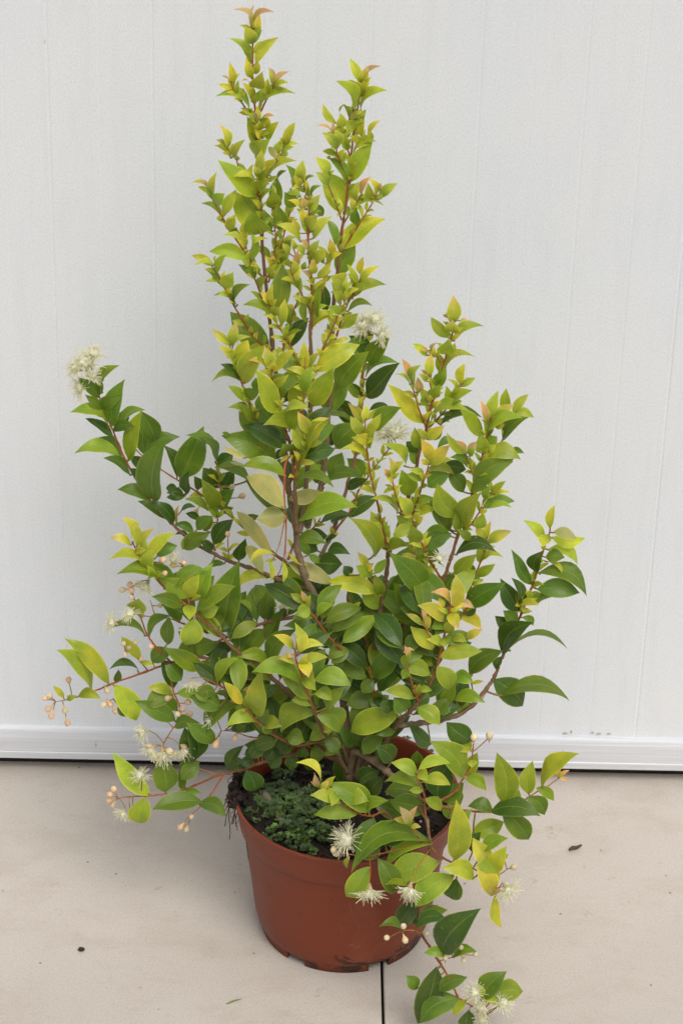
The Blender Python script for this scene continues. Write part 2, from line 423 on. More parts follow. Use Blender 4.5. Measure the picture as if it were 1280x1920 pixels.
# ------------------------------------------------------------------ the shrub: stems as (x, y, cm in front of the pot's middle), tip first
STEMS = [
 # tall left leader and its side shoots
 ('474 55 -6, 474 90 -6, 474 160 -6, 480 230 -6, 487 340 -5.5, 491 440 -5, 497 520 -4.5, 510 640 -4, 522 740 -3, 533 842 -2, 545 940 -1, 556 1000 0', .7, 3.2),
 ('433 150 -5.5, 435 162 -5.5, 450 187 -5.8, 471 220 -6', .5, 1.0),
 ('520 148 -6, 513 162 -6, 502 183 -6, 488 211 -6', .5, 1.0),
 ('483 222 -5, 486 240 -5.3, 483 262 -5.8', .5, .9),
 ('426 262 -5, 427 279 -5, 443 298 -5, 448 316 -5, 470 345 -5.3, 486 370 -5.3', .5, 1.1),
 ('535 255 -7, 533 274 -7, 523 297 -6.7, 504 327 -6, 486 362 -5.5', .5, 1.1),
 ('486 320 -4.3, 486 345 -4.6, 487 370 -5.2', .5, 1.0),
 ('388 350 -3, 394 365 -3, 403 383 -3, 420 412 -3.4, 434 435 -3.8, 457 470 -4.2, 467 484 -4.4, 478 503 -4.6, 492 520 -4.5', .5, 1.3),
 ('398 500 -2, 408 515 -2, 421 540 -2, 435 567 -2.4, 447 587 -2.8, 475 630 -3.3, 508 660 -3.6', .5, 1.3),
 ('462 465 -3.2, 467 487 -3.2, 471 505 -3.4, 481 531 -3.6, 492 562 -4, 503 595 -4.2', .6, 1.1),
 ('511 360 -6.5, 512 391 -6.5, 515 426 -6.2, 517 461 -6, 512 500 -5.4, 503 530 -4.8', .5, 1.1),
 ('560 368 -7, 546 393 -6.8, 534 433 -6.4, 523 473 -5.8, 502 520 -4.6', .5, 1.2),
 # right leader
 ('677 150 -7, 673 185 -7, 665 235 -7, 657 300 -7, 650 370 -6.8, 640 440 -6.5, 634 500 -6.2, 626 560 -6, 622 640 -5.4, 618 740 -4.6, 612 830 -3.6, 600 920 -2.4, 575 990 -1', .7, 3.2),
 ('660 205 -6, 663 225 -6.3, 664 245 -6.8', .5, .9),
 ('636 225 -6, 641 252 -6, 655 290 -6.6', .5, .9),
 ('630 265 -5.5, 631 283 -5.5, 637 301 -5.8, 650 335 -6.6', .5, .9),
 ('690 255 -7.5, 678 278 -7.5, 668 311 -7.3, 655 345 -7', .5, 1.0),
 ('612 330 -5.8, 617 351 -5.8, 627 374 -6, 640 412 -6.5', .5, 1.0),
 ('680 355 -7.5, 673 372 -7.4, 657 398 -7.1, 645 418 -6.8', .5, 1.0),
 ('708 358 -7.2, 700 378 -7.2, 694 387 -7.2, 680 409 -7, 660 440 -6.7, 640 476 -6.4', .5, 1.1),
 ('680 505 -5, 671 533 -5, 660 556 -5', .5, .9),
 ('645 535 -3.6, 641 556 -3.7, 637 575 -4, 628 605 -4.9', .6, 1.0),
 ('672 530 -5, 657 557 -5, 645 587 -5.2, 632 627 -5.4, 623 655 -5.3', .6, 1.4),
 # middle leader
 ('573 335 -2, 570 352 -2, 580 375 -2, 577 437 -2, 582 510 -2, 586 562 -1.8, 582 610 -1.7, 582 660 -1.6, 582 765 -1.4, 578 860 -1, 570 940 -.6, 562 1000 0', .7, 3.0),
 ('556 480 -.5, 545 505 -.6, 560 540 -.9, 575 570 -1.4, 583 590 -1.6', .5, 1.0),
 ('622 455 -4, 618 480 -4, 612 520 -4, 598 560 -3, 588 590 -2.2', .5, .9),
 ('500 555 0, 507 580 0, 522 612 0, 542 645 -.2, 560 680 -.6, 575 715 -1.2', .5, 1.1),
 ('566 550 -4, 553 575 -4, 543 610 -4, 535 640 -3.8, 525 670 -3.4', .5, 1.1),
 ('572 670 .5, 572 707 .4, 570 740 .2, 565 800 0, 558 850 0', .5, 1.1),
 ('632 590 -2, 630 602 -2, 612 640 -2, 592 695 -1.8, 583 727 -1.6', .5, 1.2),
 ('428 632 1, 432 652 1, 446 695 1, 457 730 1, 467 755 1.2, 482 795 1, 508 850 .5, 540 925 .2', .6, 1.8),
 ('508 670 2.4, 510 700 2.4, 512 727 2.4, 522 760 2.4, 527 787 2.3, 540 820 2.2, 547 852 2.2, 552 897 2, 553 930 1.6, 555 1000 .6', .7, 2.4),
 ('586 795 3.4, 582 807 3.4, 572 845 3, 557 872 2.6, 552 897 2.2', .6, 1.1),
 # flowering stem at the back
 ('687 625 -11, 685 650 -11, 679 710 -11, 679 752 -11, 677 775 -10.5, 672 830 -9.5, 652 905 -7.5, 640 950 -6, 615 1015 -4, 597 1050 -2.5', .8, 2.4),
 ('742 830 -10, 722 850 -10, 700 880 -9, 672 920 -8, 662 950 -7, 630 992 -5, 612 1020 -4', .6, 1.6),
 ('600 972 -3, 587 990 -3, 555 1015 -1, 540 1050 0', .6, 1.6),
 ('684 785 1, 685 815 1, 688 845 1, 697 905 1, 706 937 1, 715 980 1, 724 1020 1, 727 1040 1', .6, 1.7),
 # right hand group
 ('850 590 -1, 847 630 -1, 836 667 -1, 826 700 -1, 817 735 -1, 807 765 -1, 800 800 -1, 788 840 -1, 778 885 -1, 766 930 -1, 754 965 -1, 738 1010 -.5, 728 1040 0', .7, 2.6),
 ('812 655 -.5, 818 668 -.5, 826 680 -.9', .4, .7),
 ('806 700 .2, 806 720 .2, 812 745 -.4', .5, .8),
 ('770 700 0, 776 735 0, 784 765 -.2, 798 800 -.8', .5, 1.2),
 ('868 715 -2, 857 732 -2, 837 765 -2, 820 785 -1.6, 803 802 -1.2', .6, 1.2),
 ('806 855 2.5, 801 880 2.5, 792 907 2.2, 782 940 1.6, 772 965 .8, 756 985 0', .6, 1.6),
 ('734 870 3, 736 905 3, 745 940 2.4, 753 962 1.4', .5, 1.1),
 ('770 955 4.5, 773 975 4.4, 782 1000 4.2, 792 1022 4, 805 1050 3.6, 825 1082 3, 832 1084 3', .6, 1.4),
 ('918 775 3, 917 795 3, 912 820 3, 905 850 3, 895 882 3, 885 925 3, 870 965 3, 858 1003 3, 845 1045 3, 832 1082 3, 812 1112 3, 803 1128 3, 782 1170 2.6, 760 1200 2, 735 1217 1.4, 700 1245 .6', .7, 3.2),
 ('960 775 1, 952 802 1, 940 827 1, 930 850 1.6, 915 885 2.4, 893 905 2.8', .6, 1.2),
 ('872 845 3.6, 877 865 3.6, 887 892 3.2', .5, .9),
 ('915 920 3.6, 906 940 3.5, 898 960 3.3, 880 985 3, 866 995 3', .6, 1.1),
 ('914 1005 2, 907 1035 2, 900 1055 2, 887 1087 2, 875 1120 2, 868 1150 1.8, 820 1180 1.6, 780 1190 1.8', .6, 1.6),
 ('772 1005 3, 772 1025 3, 785 1055 3, 793 1080 3, 803 1125 3', .5, 1.1),
 ('772 1035 1.5, 767 1097 1.5, 760 1145 1.5, 752 1190 1.4, 742 1225 1', .5, 1.2),
 ('727 1032 .8, 725 1075 .8, 717 1120 1, 712 1150 1.1, 707 1180 1.2, 703 1225 1.2, 692 1262 1, 690 1310 .6, 680 1380 .4, 668 1462 0', 2.0, 4.6),
 ('687 1050 3, 692 1072 2.8, 702 1100 2.2, 714 1120 1.4', .5, 1.0),
 ('655 1118 1.5, 665 1152 1.4, 680 1187 1.2, 695 1225 1, 698 1262 1', .6, 1.5),
 ('698 1180 0, 697 1215 .4, 688 1262 .8', .5, 1.2),
 ('692 1250 3.4, 698 1282 3, 702 1305 2.4, 690 1345 1, 680 1390 .6', .6, 1.6),
 ('565 1115 6, 575 1140 6, 592 1160 5.8, 617 1195 5, 637 1215 4, 662 1242 2.6, 688 1270 1.4', .6, 1.6),
 # hanging, wilted shoot
 ('517 1085 5, 528 1062 5, 534 1030 5, 536 990 5, 534 955 4.8, 533 900 4.2, 535 870 3.4, 546 852 2.4', .5, 1.1),
 ('508 1055 5.3, 524 1020 5.4, 533 975 5.2, 535 950 5', .4, .8),
 ('535 1052 5.6, 536 1010 5.5, 537 965 5.2', .4, .8),
 # main trunk
 ('556 992 0, 558 1030 0, 572 1080 .4, 596 1130 .6, 618 1180 .6, 635 1250 .4, 648 1350 .2, 655 1462 0', 3.4, 5.6),
 # left side
 ('172 700 -8, 187 745 -8, 197 775 -8, 210 802 -8, 222 832 -8, 237 865 -7.8, 255 897 -7.4, 275 922 -7, 287 947 -6.8, 320 980 -6, 345 1002 -5.6, 370 1022 -5, 405 1040 -4.4, 430 1052 -4, 467 1065 -3, 520 1085 -1.6, 578 1105 0', .7, 2.6),
 ('245 830 -11, 270 857 -11, 320 892 -11, 350 910 -10.5, 372 924 -10, 400 945 -9, 430 965 -7.6, 480 1010 -5, 530 1050 -2.6, 566 1075 -.6', .6, 2.0),
 ('407 872 -9, 410 900 -8.8, 415 925 -8.4, 424 955 -7.8', .5, 1.1),
 ('402 955 -7, 408 975 -7, 400 1010 -6, 403 1032 -4.6', .6, 1.3),
 ('427 1003 -4, 428 1030 -4, 430 1050 -4', .5, .8),
 ('248 1015 3, 262 1042 3, 275 1060 3, 295 1085 3, 322 1112 3, 352 1137 3, 365 1150 3, 392 1172 3, 415 1192 3, 450 1227 3, 485 1247 2.6, 530 1290 2, 590 1340 1.2, 640 1400 .4', .7, 2.8),
 ('409 1203 1, 432 1192 1, 470 1177 1, 507 1165 1, 532 1160 .8, 590 1150 .6', 1.2, 2.4),
 ('335 1178 0, 402 1176 .4, 460 1177 .8, 505 1166 .9', .5, 1.0),
 ('344 1062 1, 341 1078 1, 348 1095 1.4, 353 1118 2.4, 355 1138 3', .5, 1.0),
 ('247 1100 2, 250 1117 2, 265 1160 1.6, 275 1187 1.2, 290 1210 1, 305 1228 .6, 322 1242 0', .6, 1.3),
 ('272 1155 0, 317 1160 0, 345 1170 0, 390 1188 .6', .5, 1.2),
 ('282 1125 -1, 290 1150 -1, 300 1158 -.6', .4, .7),
 ('145 1307 0, 187 1292 0, 210 1282 0, 272 1260 0, 330 1240 0, 380 1232 .4, 440 1262 1, 520 1320 1, 600 1390 .4, 650 1440 0', .7, 2.6),
 ('105 1316 0, 125 1312 0, 145 1307 0', .4, .7),
 ('235 1220 .8, 255 1232 .6, 278 1258 0', .5, .8),
 ('213 1310 0, 200 1318 0', .4, .5),
 ('318 1262 1.6, 325 1295 1.6, 337 1325 1.8, 338 1347 1.9, 325 1365 2, 312 1385 2, 305 1400 2', .9, .6),
 ('319 1240 .4, 318 1262 1.6', 1.2, 1.0),
 ('392 1275 4, 430 1297 4, 470 1325 3.4, 530 1360 2, 600 1400 1, 645 1440 .3', .7, 2.0),
 ('447 1300 6, 460 1327 6, 475 1345 6, 495 1365 5.8, 520 1382 5, 557 1397 4, 602 1390 2.4, 640 1400 1, 652 1430 .4', .7, 2.6),
 ('415 1370 3, 440 1372 3, 470 1382 3.4, 507 1383 4.4', .5, 1.0),
 ('222 1497 1, 242 1494 1, 292 1491 1, 330 1485 1, 367 1472 1.4, 405 1455 2, 430 1449 2, 467 1438 2, 500 1427 2, 560 1414 1.4, 620 1420 .6, 655 1450 0', .6, 2.6),
 ('360 1527 2, 375 1513 2, 395 1490 2, 418 1454 2', .4, .9),
 ('372 1440 1.6, 395 1448 1.8, 415 1453 2', .4, .7),
 # front
 ('553 1215 9, 555 1237 9, 570 1280 8.6, 582 1315 8, 590 1335 7.4, 605 1370 5, 630 1410 2, 650 1450 .4', .8, 2.8),
 ('843 1120 6, 842 1145 6, 832 1192 6, 820 1245 6, 812 1270 6, 785 1315 5.4, 770 1332 5, 750 1352 4, 725 1385 2.4, 690 1425 1, 668 1458 .2', .8, 3.4),
 ('790 1150 7, 797 1175 7, 810 1200 6.6, 828 1215 6', .5, .8),
 ('760 1215 7, 761 1240 7, 772 1280 6.4, 784 1315 5.4', .5, 1.0),
 ('872 1195 6, 850 1213 6, 828 1230 6', .4, .7),
 ('1030 980 -3, 1030 997 -3, 1017 1035 -3, 1005 1077 -3, 995 1105 -3, 977 1150 -3, 960 1187 -2.6, 950 1210 -2.4, 940 1235 -2, 927 1267 -1.6, 912 1290 -1, 885 1322 0, 855 1342 1, 825 1350 2, 787 1356 3, 744 1360 3.6', .7, 3.2),
 ('968 1120 -1.6, 972 1135 -1.8, 978 1150 -2.8', .4, .6),
 ('879 1265 1, 887 1300 .4, 890 1318 0', .7, 1.0),
 ('912 1296 -1, 903 1312 -.6', .4, .6),
 ('845 1617 14, 815 1597 13, 805 1575 12.4, 800 1540 11.5, 786 1515 10, 760 1485 7, 740 1462 5, 725 1447 4, 700 1427 2.6, 665 1410 1, 655 1450 0', 1.2, 5.0),
 ('950 1630 15, 935 1640 15, 915 1645 15, 880 1625 14.6, 845 1616 14', .5, 1.2),
 ('932 1672 15.5, 922 1650 15.2, 900 1635 15', .5, .8),
 ('912 1912 18, 902 1898 18, 865 1875 18, 857 1867 18, 840 1832 18, 822 1802 16.6, 805 1775 15.5, 790 1750 14, 786 1700 11.6, 795 1650 11, 806 1590 11.6', .8, 2.0),
 ('890 1792 18.4, 866 1790 18.4, 840 1797 18, 822 1802 17.6', .4, .6),
 ('730 1757 17, 750 1747 17, 772 1744 17, 790 1750 16.8', .4, .6),
 ('763 1525 13, 765 1542 13, 775 1558 13, 792 1577 12.8, 806 1585 12.8', .5, 1.0),
 ('592 1470 11, 615 1490 11, 642 1510 11, 672 1525 10.6, 695 1530 10, 720 1522 9, 735 1540 8, 742 1560 6, 735 1500 4', .6, 1.6),
 ('779 1450 12, 785 1468 12, 795 1490 11.6, 796 1515 11, 800 1540 11.4', .6, 1.4),
 ('888 1385 9, 886 1405 9, 882 1435 9, 867 1460 9.4, 855 1482 9.6, 827 1500 10, 797 1517 10.6', .6, 1.6),
 ('917 1382 9, 900 1398 9, 886 1410 9', .5, .6),
 ('1050 1457 9, 1025 1475 9.2, 1010 1482 9.4, 975 1505 9.8, 942 1516 10, 920 1522 10, 875 1520 10, 830 1512 10, 785 1497 9.6, 745 1470 6', .5, 2.0),
 ('625 1596 13, 645 1600 13, 690 1605 13, 735 1595 13, 790 1580 12.8', .5, .9),
 ('692 1665 14.5, 694 1640 14.4, 693 1605 13', .35, .5),
 ('765 1655 15.5, 780 1630 14.5, 806 1592 13', .35, .6),
]
# leaves: base x y, tip x y, width in tile pixels, tone, [f F front, k behind] [bNN arch in %]
LEAVES = [
 (340, 0, 4.267, '''572 235 578 50 28 5;560 215 430 85 38 5 b18;585 225 730 105 40 5 b18;600 330 620 110 75 4 k;572 350 515 225 90 3 f;540 490 400 320 60 3 b14;600 510 765 318 75 3 b12;550 520 545 400 50 3 k;555 620 520 480 60 3;600 590 615 500 50 3;590 700 640 595 110 3 F;545 660 485 648 10 5;
 415 650 385 510 55 4;400 650 320 610 14 5;420 740 385 620 40 3;470 790 500 715 60 3;545 920 300 775 62 2 b14;570 820 495 675 60 3;590 820 650 715 42 2;740 690 852 580 40 5;735 690 705 550 12 5;690 770 690 640 60 3;720 760 765 715 25 2;625 925 880 750 65 2 b14;
 615 960 600 870 42 4;590 960 575 890 30 5;640 950 735 930 25 5;630 1030 625 975 75 3 f;680 1020 680 930 60 3;575 1150 535 950 85 2;640 1110 590 1040 60 3;650 1110 640 1040 60 3;690 1130 770 985 60 2;600 1250 690 1130 130 2 F;
 370 1180 310 1015 60 4;365 1180 345 1100 50 3;395 1270 275 1170 45 3 b12;430 1270 500 1130 55 3;860 1110 905 990 60 4;830 1160 830 1050 60 3;830 1190 930 1155 35 3 b15;775 1230 790 1130 60 3;760 1270 700 1180 50 6'''),
 (340, 250, 4.267, '''600 490 320 235 130 2 b-8;580 440 500 290 60 2 k;590 370 425 355 45 3 b14;620 300 640 145 65 4;650 370 770 220 60 3 b12;600 330 590 250 50 4;620 460 690 380 95 2 F;690 410 905 235 55 2 b14;660 400 700 280 50 3 k;640 790 445 480 150 2 k b-6;615 620 490 480 100 2 k;640 795 560 650 170 2 F;715 785 650 620 70 1 k;640 560 725 455 35 2 b14;
 735 600 730 470 105 2 f;760 590 765 370 90 1 k;800 780 780 600 100 1;765 380 835 305 25 1;220 450 95 400 35 4 b15;205 430 160 370 30 5;250 490 275 325 60 4;240 520 190 440 40 3;275 560 340 490 85 2 f;325 690 170 570 40 1 b14;350 650 435 470 75 2;395 790 430 660 70 2;430 830 440 760 80 1 F;510 920 350 820 50 3 b12;515 850 500 710 60 4;520 900 450 850 60 3 F;560 930 690 850 30 3 b14;570 1010 570 820 60 2;
 545 1030 490 1010 90 2 F;520 1010 245 955 100 2 b14;590 1160 470 1060 60 1;620 1230 670 1155 60 1 f;250 1060 95 985 60 4 b8;270 1080 120 1055 35 3 b12;280 1110 350 980 55 2;320 1220 200 1090 45 1;340 1235 405 1130 95 2 f;270 1030 280 980 15 2;
 880 600 830 480 85 1 f;870 450 835 265 45 1;960 380 920 300 70 3;960 370 970 230 75 3;985 390 1060 345 20 1 b10;940 460 880 380 50 4;950 430 900 355 50 3;990 500 990 380 30 3;1045 520 1115 425 30 1 b14;960 610 860 540 35 4 b10;985 600 970 520 50 5;1020 620 1100 505 75 4;965 720 965 600 50 4;1000 750 1080 670 95 3 f;960 510 840 490 45 2 b14;
 1060 840 1190 680 75 3 b10;950 870 775 740 60 3 b12;920 800 900 695 75 4;1040 790 1050 720 50 5;1130 660 1080 570 60 1 k;1230 890 1160 700 60 1 k;1000 930 965 850 40 5;1030 980 1095 865 60 3;980 970 900 900 50 3 b12;1050 1040 1150 950 90 3 f;900 930 880 850 40 3;860 960 810 885 45 3;
 800 1000 870 925 60 4;780 1010 710 975 40 5;790 1040 700 1010 25 4 b15;850 1060 860 1010 60 3 F;930 1060 930 950 50 5;960 1270 755 1115 85 3 b8;900 1120 900 1010 60 3;970 1090 990 1030 40 2;1060 1120 1055 1010 60 4;1090 1160 1185 1050 60 3;1030 1150 970 1105 40 5;1100 1150 1130 1130 30 5;1060 1210 1000 1180 40 4 f;1090 1260 1165 1160 60 3 f;
 1200 970 1190 860 60 4;1170 1040 1260 950 50 3 b12;1130 1040 1140 970 40 3;720 1130 870 850 110 1 k;710 1000 610 910 60 1 k'''),
 (540, 100, 4.267, '''575 225 500 55 65 4;610 240 635 120 70 4;610 230 730 110 35 5 b10;590 240 590 195 25 5;575 350 510 225 90 3 f;600 340 655 200 60 3;530 460 395 240 80 2;580 460 770 305 60 2 b12;490 530 440 415 30 3;515 540 510 455 30 5;530 520 600 465 30 3 b10;530 615 455 545 90 2 f;555 590 615 460 55 2;415 490 460 410 12 3;
 380 560 285 415 55 4 b-8;420 600 420 490 75 3;350 650 235 588 20 5 b14;355 650 355 550 30 5;390 760 285 645 75 3;420 640 400 570 70 3;400 720 380 620 60 3;460 770 400 640 60 2;465 770 465 700 60 2 f;460 680 470 600 50 1 k;395 820 345 790 18 1;340 845 310 830 25 2;430 870 465 795 40 2;470 1030 345 850 80 1;
 580 655 605 530 70 3;640 640 730 545 40 4;590 740 540 660 80 3 f;660 690 650 620 40 3;570 760 690 710 50 2 b14 f;520 810 655 740 40 2 b12;510 1020 655 740 120 2;320 970 230 845 80 3;320 1050 230 960 70 3;340 1000 370 940 20 2;420 1270 290 970 170 2 k;
 535 1170 560 1040 65 3;590 1140 645 1000 50 5;600 1180 575 1160 20 1;500 1270 745 1215 60 2 b18;690 1140 650 1010 50 3;650 1160 640 1050 60 2;730 1150 860 1050 70 3;725 1100 740 1040 50 5;720 1170 760 1150 20 3'''),
 (500, 350, 4.267, '''710 300 715 180 75 1;600 500 915 270 130 2 b6;580 710 700 480 130 1 k;740 690 770 570 55 4;730 760 650 630 45 3 b-10;750 760 885 645 60 3;600 880 640 735 70 4;570 930 520 780 55 3;620 940 740 825 50 3 b10;590 790 520 720 120 2 F;680 900 935 795 85 2 b14;700 870 810 800 50 2 b12;650 1000 830 950 50 1 b14;600 1130 720 1020 75 2;555 1030 500 960 95 2 f;600 1020 620 940 60 3 F;
 360 1140 560 1040 50 3 b16;340 930 280 880 60 3 F;310 1080 320 900 55 2;390 1080 420 800 80 2;470 1000 460 800 90 0 k;100 1000 130 650 140 1 k'''),
 (360, 520, 4, '''340 210 425 65 45 1 b14;320 220 180 135 35 1 b12;575 540 310 280 160 1 b-6 k;590 210 600 70 55 4;570 200 520 120 50 4;590 280 400 210 60 1 b12;610 280 660 230 70 3 f;670 350 695 180 65 3;640 360 540 285 35 3 b10;700 450 680 385 45 3 f;720 480 750 450 40 3 f;730 350 740 225 75 1 k;690 540 860 320 110 0 k;710 380 760 350 40 1 F;
 300 500 330 350 70 4;280 510 160 400 60 4 b8;310 560 430 455 40 3 b14;340 610 415 480 95 3;290 590 245 555 60 4 F;320 640 210 530 60 3;330 700 240 560 50 2;350 770 225 660 50 0;385 790 165 780 60 2 b20;400 790 540 530 130 2;370 700 520 650 50 3 f;400 930 280 820 60 2;420 910 500 850 90 1 F;470 840 480 760 60 1 k;450 1050 290 980 60 2 b14;470 1070 370 960 70 1;480 1170 360 1020 130 1 k;520 1000 530 870 80 1;
 590 690 545 535 75 4;610 700 750 550 70 3 b-5;560 690 430 630 40 4 b14;600 690 600 640 60 4 f;610 590 680 560 60 3 b8 k;620 820 715 740 60 3 f b8;650 1000 510 720 120 2 b-8;660 880 560 860 90 2 F;680 920 860 745 95 2 b10;700 930 800 790 90 0 k;740 970 890 800 110 2;830 720 840 500 75 3;870 680 945 570 50 3;860 740 720 690 50 3 b12;840 860 900 680 80 2;900 700 970 665 40 3 b14;800 720 640 600 110 2 k;
 940 700 1230 525 150 3 b6;910 960 1050 700 140 2;1040 430 990 400 40 3;900 790 960 770 30 4;890 860 915 850 15 3;890 400 1090 285 60 3 b16;1090 830 1300 580 150 1;1060 1000 1150 700 110 1 k;1020 1010 970 880 80 1 k;1260 900 1160 800 70 1;1190 1040 1080 940 100 0 k;1040 1260 1100 1110 90 0 k;1080 1280 1250 1120 150 1;
 880 1170 800 1025 80 4;900 1170 1020 1065 50 4 b8;910 1200 960 1150 70 4 f;930 1240 890 1180 60 4 F;860 1300 1000 1100 110 2;700 1240 470 1010 130 2;720 1160 560 1110 90 2 F b10;690 1040 860 990 60 3 f b18;720 1130 810 990 140 2;800 1260 780 1130 80 3 f;870 1060 940 1010 60 2;1190 1070 1010 1040 40 1 b8'''),
 (600, 540, 4, '''350 400 220 410 60 1 f b10;340 490 230 370 110 0;380 580 510 390 120 1;360 400 380 310 60 0 k;340 690 565 570 60 1 b14;350 810 560 580 130 0 b-5;300 820 200 720 70 0;250 1030 110 870 100 0 k;415 1070 595 910 110 1;370 920 515 900 40 0 b14;
 310 1000 220 880 70 4 b8;340 1000 345 890 60 4;370 980 450 910 40 4 b14;360 1090 450 960 70 3;320 1100 235 970 70 3 b-6;350 1190 410 1060 80 2;375 1200 245 1130 80 3 f b14;340 1290 170 1215 60 3 b16;
 1000 250 1000 75 95 4;970 220 920 205 25 5;1050 245 1100 235 22 5;990 330 990 250 100 4 f;960 370 840 230 80 3 b-4;1000 400 1205 290 60 2 b14;950 500 960 400 110 2 F;990 490 1010 420 40 3;900 630 890 500 65 2 k;930 620 1140 520 50 2 b16;880 740 940 610 80 2;
 800 510 700 425 55 3 b6;840 480 870 415 25 5;800 470 760 450 30 5;850 520 860 450 40 3;820 660 830 505 65 4;800 650 760 615 25 5;800 700 745 650 40 3;860 680 900 655 40 3 f;680 680 620 545 55 5;690 710 745 590 50 3;670 720 565 650 25 4 b10;740 780 730 680 60 5;790 850 750 760 60 3;800 880 760 830 60 2;770 1010 545 740 110 3 b-8;840 810 890 740 80 2 F;850 900 890 850 40 4;
 1050 720 1080 580 70 4;1060 740 1155 680 50 3;1020 770 960 690 30 3 b12;950 850 945 745 50 2;970 900 1115 775 70 2;1000 860 1060 850 30 3;830 1020 1090 920 70 2 b14;900 1030 1180 960 70 0 b14;740 970 660 965 50 0 k'''),
 (720, 700, 4, '''260 560 230 420 80 3;320 490 240 430 60 4;330 500 445 400 70 4;320 640 280 510 80 4;350 680 475 555 95 4;330 680 280 650 50 4 f;380 500 430 420 50 2 k;250 600 170 520 80 0 k;240 680 190 600 60 1;340 710 530 690 50 3 b14 k;330 730 510 760 60 3 b18;300 770 200 730 50 3 b10;400 560 540 520 50 1 b14 k;440 690 600 720 90 0 k;330 850 480 760 110 1;290 800 180 760 60 2;170 920 130 750 120 2;150 700 5 540 70 3 b14;
 50 770 40 640 50 4;40 780 0 720 40 5;70 740 140 665 55 4;60 800 20 790 60 4 F;80 870 0 900 30 3 b16;100 1050 -20 950 50 2 b12;190 1060 110 940 90 3;230 1060 380 1020 60 3 b6;210 1070 150 1080 40 4 f;240 1110 290 1080 60 4 F;230 1060 260 1030 30 5;220 1160 80 1225 80 2 b10;240 1200 100 1080 90 1 k;240 980 370 945 60 2 b14;240 1010 380 1010 60 2;
 740 460 590 280 90 2 b-8;770 360 725 215 50 5 b-5;800 360 850 150 80 3;830 350 960 245 75 4;760 470 745 310 60 2 k;830 400 895 390 60 3 f;780 460 1010 340 80 2 b14;740 590 720 460 80 2;760 580 830 540 60 3 f;710 590 690 550 40 3;770 560 840 480 90 2 k;900 310 910 130 75 2;970 310 1075 170 65 3;960 320 1110 335 60 2 b18;890 500 1050 340 80 1;
 760 620 1000 640 110 2 b16;940 590 1040 600 40 1 b12;680 870 960 650 140 1;780 800 950 670 70 1;610 600 480 460 60 3 b-6;610 600 540 510 40 5;630 590 695 520 45 5;640 620 680 570 50 2;650 740 505 640 60 1 b12;665 720 660 650 40 3;590 890 480 760 100 1 k;570 1070 410 850 150 2 b-10;540 1180 560 1020 80 2;600 1180 700 930 130 2;650 890 770 860 80 1 f b14;760 950 780 860 50 2 f;
 790 880 770 800 40 4;800 900 900 815 50 3;830 910 935 895 30 3 b8;740 1010 960 965 80 1 b14;760 1030 940 1010 40 2 b10;700 1160 740 1060 80 2;480 1170 400 980 110 1 k;490 1180 350 960 130 1 k;760 1240 690 1160 70 4;770 1240 795 1120 50 4;780 1270 940 1190 80 4;640 1250 560 1180 60 2 f;500 1220 300 1240 120 1 b14'''),
 (620, 900, 4, '''500 250 315 150 50 3 b14;340 130 220 70 40 3 b10;400 520 310 260 130 3 k;330 570 175 310 120 2;140 280 340 140 110 0 k;0 310 140 260 60 0;410 560 570 500 70 2 b14 f;470 580 820 650 70 1 b10;700 840 470 580 170 1;330 700 410 600 60 2;260 650 205 550 60 4;270 680 320 630 60 4 f;310 720 200 650 80 2;340 840 0 770 130 3 b6;370 860 330 720 80 2;370 960 240 840 100 2;330 1020 150 930 120 1 k;140 720 100 650 70 0 k;
 190 990 30 1160 70 1 b10;0 1090 180 1000 70 1;100 1130 300 1200 110 0 k;370 1020 405 1155 170 1 F;440 950 620 1060 90 1;400 1120 520 1080 60 2;420 1240 410 1130 100 0;560 970 480 790 110 2;570 970 690 840 110 2;450 900 520 700 100 1 k;640 470 600 360 90 2 f;720 520 890 410 120 1 b14;780 600 700 480 90 1;690 620 660 550 60 2;700 720 780 640 60 3 k;940 560 1215 540 90 0 b18;940 720 1080 570 100 2;1050 730 1040 620 60 1 k;
 1110 600 1280 580 40 3 b14;1100 720 1220 640 70 2;1120 620 1100 500 60 3;990 800 1110 745 40 1 b10;1030 930 1280 790 140 1;840 830 940 700 100 1 k;1020 1020 1070 920 90 0;930 950 935 730 100 4;890 920 760 850 55 5 b18;940 950 1065 965 55 5 b20;840 1060 665 950 100 4 b10;840 960 810 890 40 4;880 1010 950 1105 80 4 F;960 1020 1110 1110 90 4 b18;900 990 990 930 60 4;880 1150 910 1050 80 3;
 680 1090 570 1010 45 4 b8;700 1060 680 980 30 5;720 1120 740 1020 60 4;760 1150 700 1130 40 4 F;830 1240 730 1200 70 3 f;850 1180 860 1245 90 3 F;900 1190 1010 1215 60 3;1020 1190 1130 1125 60 4;760 1270 610 1120 110 3'''),
